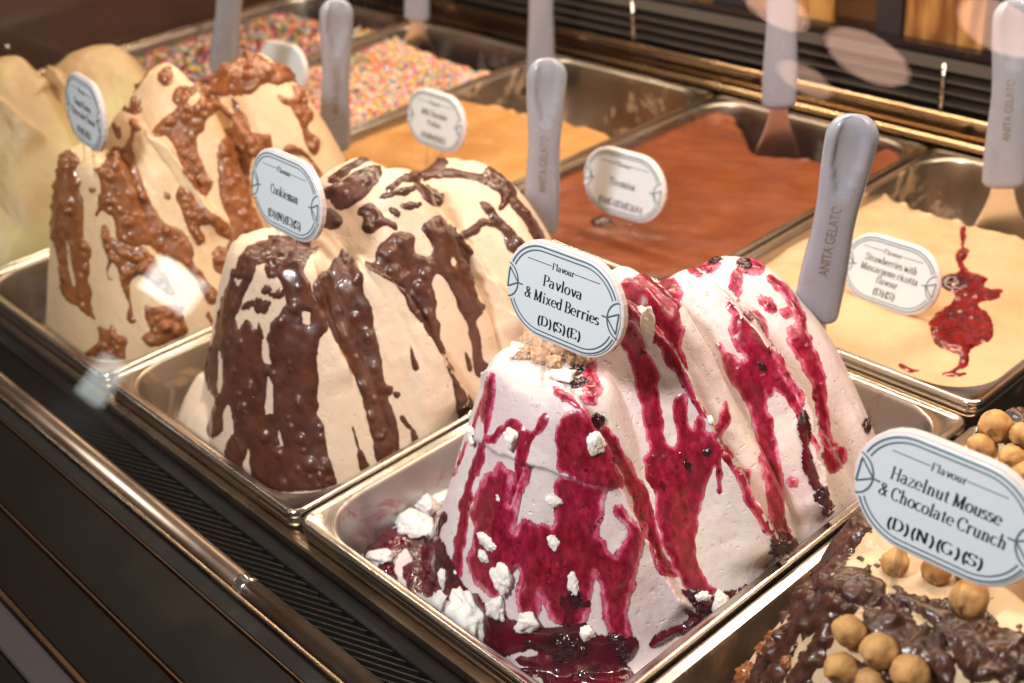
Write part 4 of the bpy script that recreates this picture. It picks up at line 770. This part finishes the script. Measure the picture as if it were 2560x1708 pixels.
# ------------------------------------------------------------------ flavour signs
def stadium(W, H, n=16):
    r = H/2; a = W/2-r
    return [(a+r*math.cos(t), r*math.sin(t)) for t in np.linspace(-math.pi/2, math.pi/2, n)]+[(-a+r*math.cos(t), r*math.sin(t)) for t in np.linspace(math.pi/2, 1.5*math.pi, n)]
def slab(W, H, zs):
    V = []; F = []; rings = []
    for ins, z in zs:
        p = stadium(W-2*ins, H-2*ins); rings.append(range(len(V), len(V)+len(p))); V += [(x, y, z) for x, y in p]
    n = len(rings[0])
    for a, b in zip(rings, rings[1:]):
        for k in range(n): F.append((a[k], a[(k+1)%n], b[(k+1)%n], b[k]))
    F.append(tuple(rings[0])[::-1]); F.append(tuple(rings[-1])); return V, F
def sign(cx, cy, y, lines, code, label, yaw=0.0, lean=11, stick=.05, sc_=1.0, blank=False, sx=(-.013, .010)):
    ctr = unp(cx*S, cy*S, 'y', y); ya = math.radians(yaw); le = math.radians(lean)
    U = np.array([math.cos(ya), math.sin(ya), 0]); B = np.array([-math.sin(ya), math.cos(ya), 0])
    Vv = math.cos(le)*np.array([0,0,1.0])+math.sin(le)*B; Nn = np.cross(U, Vv); M3 = np.stack([U, Vv, Nn])*sc_
    base = ctr-Vv*(.028*sc_+stick)
    o = thing('flavour_sign', tuple(base), label, 'sign', 'flavour signs')
    tr = lambda vf: ([tuple(ctr+np.array(p)@M3) for p in vf[0]], vf[1])
    W, H = .087, .0565
    pl = mesh_obj('plate', *tr(slab(W, H, [(.0006,-.0042),(0,-.0036),(0,-.0006),(.0006,0)])), EDGE, o, False)
    mesh_obj('printed_face', *tr(slab(W, H, [(.0017,.0002),(.0017,.0007),(.0020,.0009)])), FACE, o, False)
    for s_ in sx:
        mesh_obj('stem', *tr(box(s_-.0016, s_+.0016, -.028-stick/sc_, -.0265, -.0030, -.0012, .0004)), CLEAR, o, False)
    if blank: return o
    fz = .0012
    for ins, wv in ((.0030, .00085), (.0053, .00075)):
        p = stadium(W-2*ins, H-2*ins, 40); run = []
        runs = []
        for q in p+p[:1]:
            if abs(q[0]) > .03 and abs(q[1]) < .0098:
                if len(run) > 1: runs.append(run)
                run = []
            else: run.append(q)
        if len(run) > 1: runs.append(run)
        mesh_obj('border_line', *tr(join(*[strip(r, wv, fz) for r in runs])), LINE, o, False)
    for sgn in (-1, 1):
        arc = [(sgn*(.0425-.0094*math.cos(t)), .0102*math.sin(t)) for t in np.linspace(-1.35, 1.35, 20)]
        top = 1 if sgn < 0 else -1
        e = join(strip(arc, .00085, fz), strip([(sgn*.0331, 0), (sgn*.0398, .0076*top)], .0008, fz+.00005), strip([(sgn*.0331, 0), (sgn*.0410, -.0042*top)], .0008, fz+.0001), strip([(sgn*.0398, .0076*top), (sgn*.0410, -.0042*top)], .0008, fz+.00015), strip([(sgn*.0295, 0), (sgn*.0334, 0)], .0009, fz+.0002))
        mesh_obj('emblem', *tr(e), LINE, o, False)
    def txt(t, v, width, cap, name='lettering', **kw):
        vf = text_mesh(t, width, cap, **kw); mesh_obj(name, *tr(([(a, b+v, c_*.5+fz) for a, b, c_ in vf[0]], vf[1])), INK, o, False)
    txt('Flavour', .0148, .0160, .0037, thick=.105, thin=.042, gap=.13)
    for a, b in ((-.0265, -.0085), (.0085, .0265)): mesh_obj('rule', *tr(strip([(a, .0166), (b, .0166)], .0004, fz)), INK, o, False)
    for t, v, wd, cap in lines: txt(t, v, wd, cap)
    txt(code[0], -.0192, code[1]*1.06, .0054, thick=.10, thin=.045, gap=.14, squeeze=.8, slant=.05)
    return o
sign(1291, 686, .105, [('Pavlova', .0040, .0285, .0062), ('& Mixed Berries', -.0062, .0545, .0062)], ('(D)(S)(E)', .0300), 'white oval flavour sign with blue border in the berry gelato', 2.0)
sign(655, 448, .100, [('Cookieman', -.0020, .0330, .0066)], ('(D)(N)(E)(S)', .0380), 'white flavour sign stuck in the chocolate drizzled gelato', -1.0)
sign(193, 257, .085, [('Caramel Cookies', .0030, .0400, .0056), ('Pistachio Cheesecake Flavour'.replace('Pistachio ', ''), -.0060, .0560, .0056)], ('(D)(E)(S)', .0290), 'greyish flavour sign in the caramel gelato at the left', -7.0)
sign(2164, 1165, .095, [('Hazelnut Mousse', .0036, .0505, .0060), ('& Chocolate Crunch', -.0058, .0585, .0060)], ('(D)(N)(G)(S)', .0420), 'large flavour sign cut by the right edge above the hazelnuts', 1.0, sx=(-.016, .012))
sign(998, 277, .430, [('Milk Chocolate', .0036, .0380, .0056), ('Praline', -.0058, .0200, .0056)], ('(D)(N)(S)(E)', .0340), 'blurred flavour sign in the ochre praline gelato', 0, sc_=1.03, stick=.03)
sign(1429, 424, .432, [('Tiramisu', -.0020, .0270, .0062)], ('(D)(G)(S)(E)(A)', .0440), 'blurred flavour sign in the brown tiramisu gelato', 3.0, sc_=1.05, stick=.025)
sign(2041, 629, .470, [('Strawberries with', .0060, .0460, .0056), ('Mascarpone ricotta', -.0020, .0510, .0056), ('flavour', -.0098, .0190, .0056)], ('(D)(S)', .0180), 'flavour sign low in the pale mascarpone gelato', 0.0, sc_=.97, stick=.012, lean=16)
sign(648, 155, .440, [], ('', 0), 'plain dim flavour sign behind the caramel gelato by the sprinkles', 4.0, blank=True, stick=.03)
# ------------------------------------------------------------------ spatulas
def font_mesh(txt, L, hgt):
    cu = bpy.data.curves.new('t', 'FONT'); cu.body = txt; cu.align_x = 'CENTER'; cu.align_y = 'CENTER'; ob = bpy.data.objects.new('t', cu); COL.objects.link(ob)
    bpy.context.view_layer.update(); me = ob.evaluated_get(bpy.context.evaluated_depsgraph_get()).to_mesh()
    V = np.array([v.co[:] for v in me.vertices]); F = [tuple(p.vertices) for p in me.polygons]
    ob.evaluated_get(bpy.context.evaluated_depsgraph_get()).to_mesh_clear(); bpy.data.objects.remove(ob)
    V[:,0] *= L/np.ptp(V[:,0]); V[:,1] *= hgt/np.ptp(V[:,1]); return V, F
TXT = font_mesh('ANITA GELATO', .052, .0062)
def spatula(top, bot, y, label, twist=0, blade=.09, wide=1.0, bend=0.0, ybot=None, text=True):
    a = unp(bot[0]*S, bot[1]*S, 'y', y if ybot is None else ybot); b = unp(top[0]*S, top[1]*S, 'y', y)
    up = b-a; Ln = np.linalg.norm(up); up /= Ln
    n = CAM-(a+b)/2; n -= up*(n@up); n /= np.linalg.norm(n); r = np.cross(up, n)
    t = math.radians(twist); n, r = n*math.cos(t)+r*math.sin(t), r*math.cos(t)-n*math.sin(t)
    base = a-up*blade
    o = thing('spatula', tuple(base), label, 'spatula', 'gelato spatulas')
    nv, nu = 80, 40; V = []; F = []
    for j in range(nv+1):
        v = j/nv; e0 = math.sqrt(max(0, 1-(1-min(v/.045, 1))**2)); e1 = math.sqrt(max(0, 1-(1-min((1-v)*Ln/.016, 1))**2))
        hw = (.0150-.0026*math.exp(-((v-.52)/.22)**2)+.0010*v)*wide; th = .0072+.0012*v
        hw *= (.55+.45*e0)*max(e1, .02); th *= (.5+.5*e0)*max(e1**.8, .05)
        for i in range(nu):
            q = 2*math.pi*i/nu; cx, sy = math.cos(q), math.sin(q)
            x = hw*math.copysign(abs(cx)**.7, cx); z = th*math.copysign(abs(sy)**.75, sy)
            if z > 0:
                vv = (v*Ln-(Ln-.026))/.030; wq = .0095*wide*(1-.55*np.clip(-vv, 0, 1))
                d = (x+.0012)**2/wq**2+vv*vv; z -= .0050*max(0, 1-d)**.45*min(1, z/.003) if d < 1 else 0
            V.append(a+r*x+up*(v*Ln)+n*z)
    for j in range(nv):
        for i in range(nu): F.append((j*nu+i, j*nu+(i+1)%nu, (j+1)*nu+(i+1)%nu, (j+1)*nu+i))
    F.append(tuple(range(nu))[::-1]); F.append(tuple(nv*nu+i for i in range(nu)))
    h = mesh_obj('handle', V, F, HANDLE, o)
    if text:
        tv = [a+up*(Ln*.44+p[0])+r*(-p[1]-.001)+n*.0079 for p in TXT[0]]; sub_obj('lettering', tv, TXT[1], HTEXT, h, False)
    V = []; F = []; m_ = 14; nb = 24
    for j in range(nb+1):
        v = j/nb; hw = (.008+.016*sstep(.1, .9, v))*wide; off = -bend*v*v
        for side in (1, -1):
            for i in range(m_):
                s_ = -1+2*i/(m_-1); V.append(a+up*(.012-(blade+.012)*v)+r*hw*s_*side+n*(off-.004*(1-s_*s_)*v*1.0+side*(.0006+.0016*(1-v)**2*(1-s_*s_))))
    R2 = 2*m_
    for j in range(nb):
        for i in range(R2): F.append((j*R2+i, j*R2+(i+1)%R2, (j+1)*R2+(i+1)%R2, (j+1)*R2+i))
    F.append(tuple(nb*R2+i for i in range(R2)))
    mesh_obj('blade', V, F, BLADE, o)
    return o
spatula((1966, 262), (1868, 735), .315, 'grey handled spatula standing behind the berry gelato, sharpest of all', 8, .07)
spatula((1257, 133), (1240, 535), .345, 'grey handled spatula standing behind the chocolate drizzled gelato', 10, .08)
spatula((773, -2), (768, 345), .345, 'grey handled spatula standing behind the caramel gelato by the sprinkles', 12, .08)
spatula((1802, -165), (1787, 248), .665, 'spatula dug into the tiramisu gelato, blade showing', 5, .085, 1.1, .01, text=False)
spatula((2338, -5), (2302, 430), .640, 'spatula in the mascarpone gelato at the right frame edge', 5, .07, 1.15)
spatula((1243, -190), (1241, 215), .690, 'pinkish spatula in the praline pan, partly hidden by another handle', 5, .06, 1.1, text=False)
spatula((962, -230), (957, 48), .690, 'spatula with steel blade in the bright sprinkles pan', -10, .075, 1.1, .015, text=False)
spatula((537, -120), (512, 165), .345, 'grey spatula handle in the upper left beyond the caramel gelato', 8, .08, text=False)
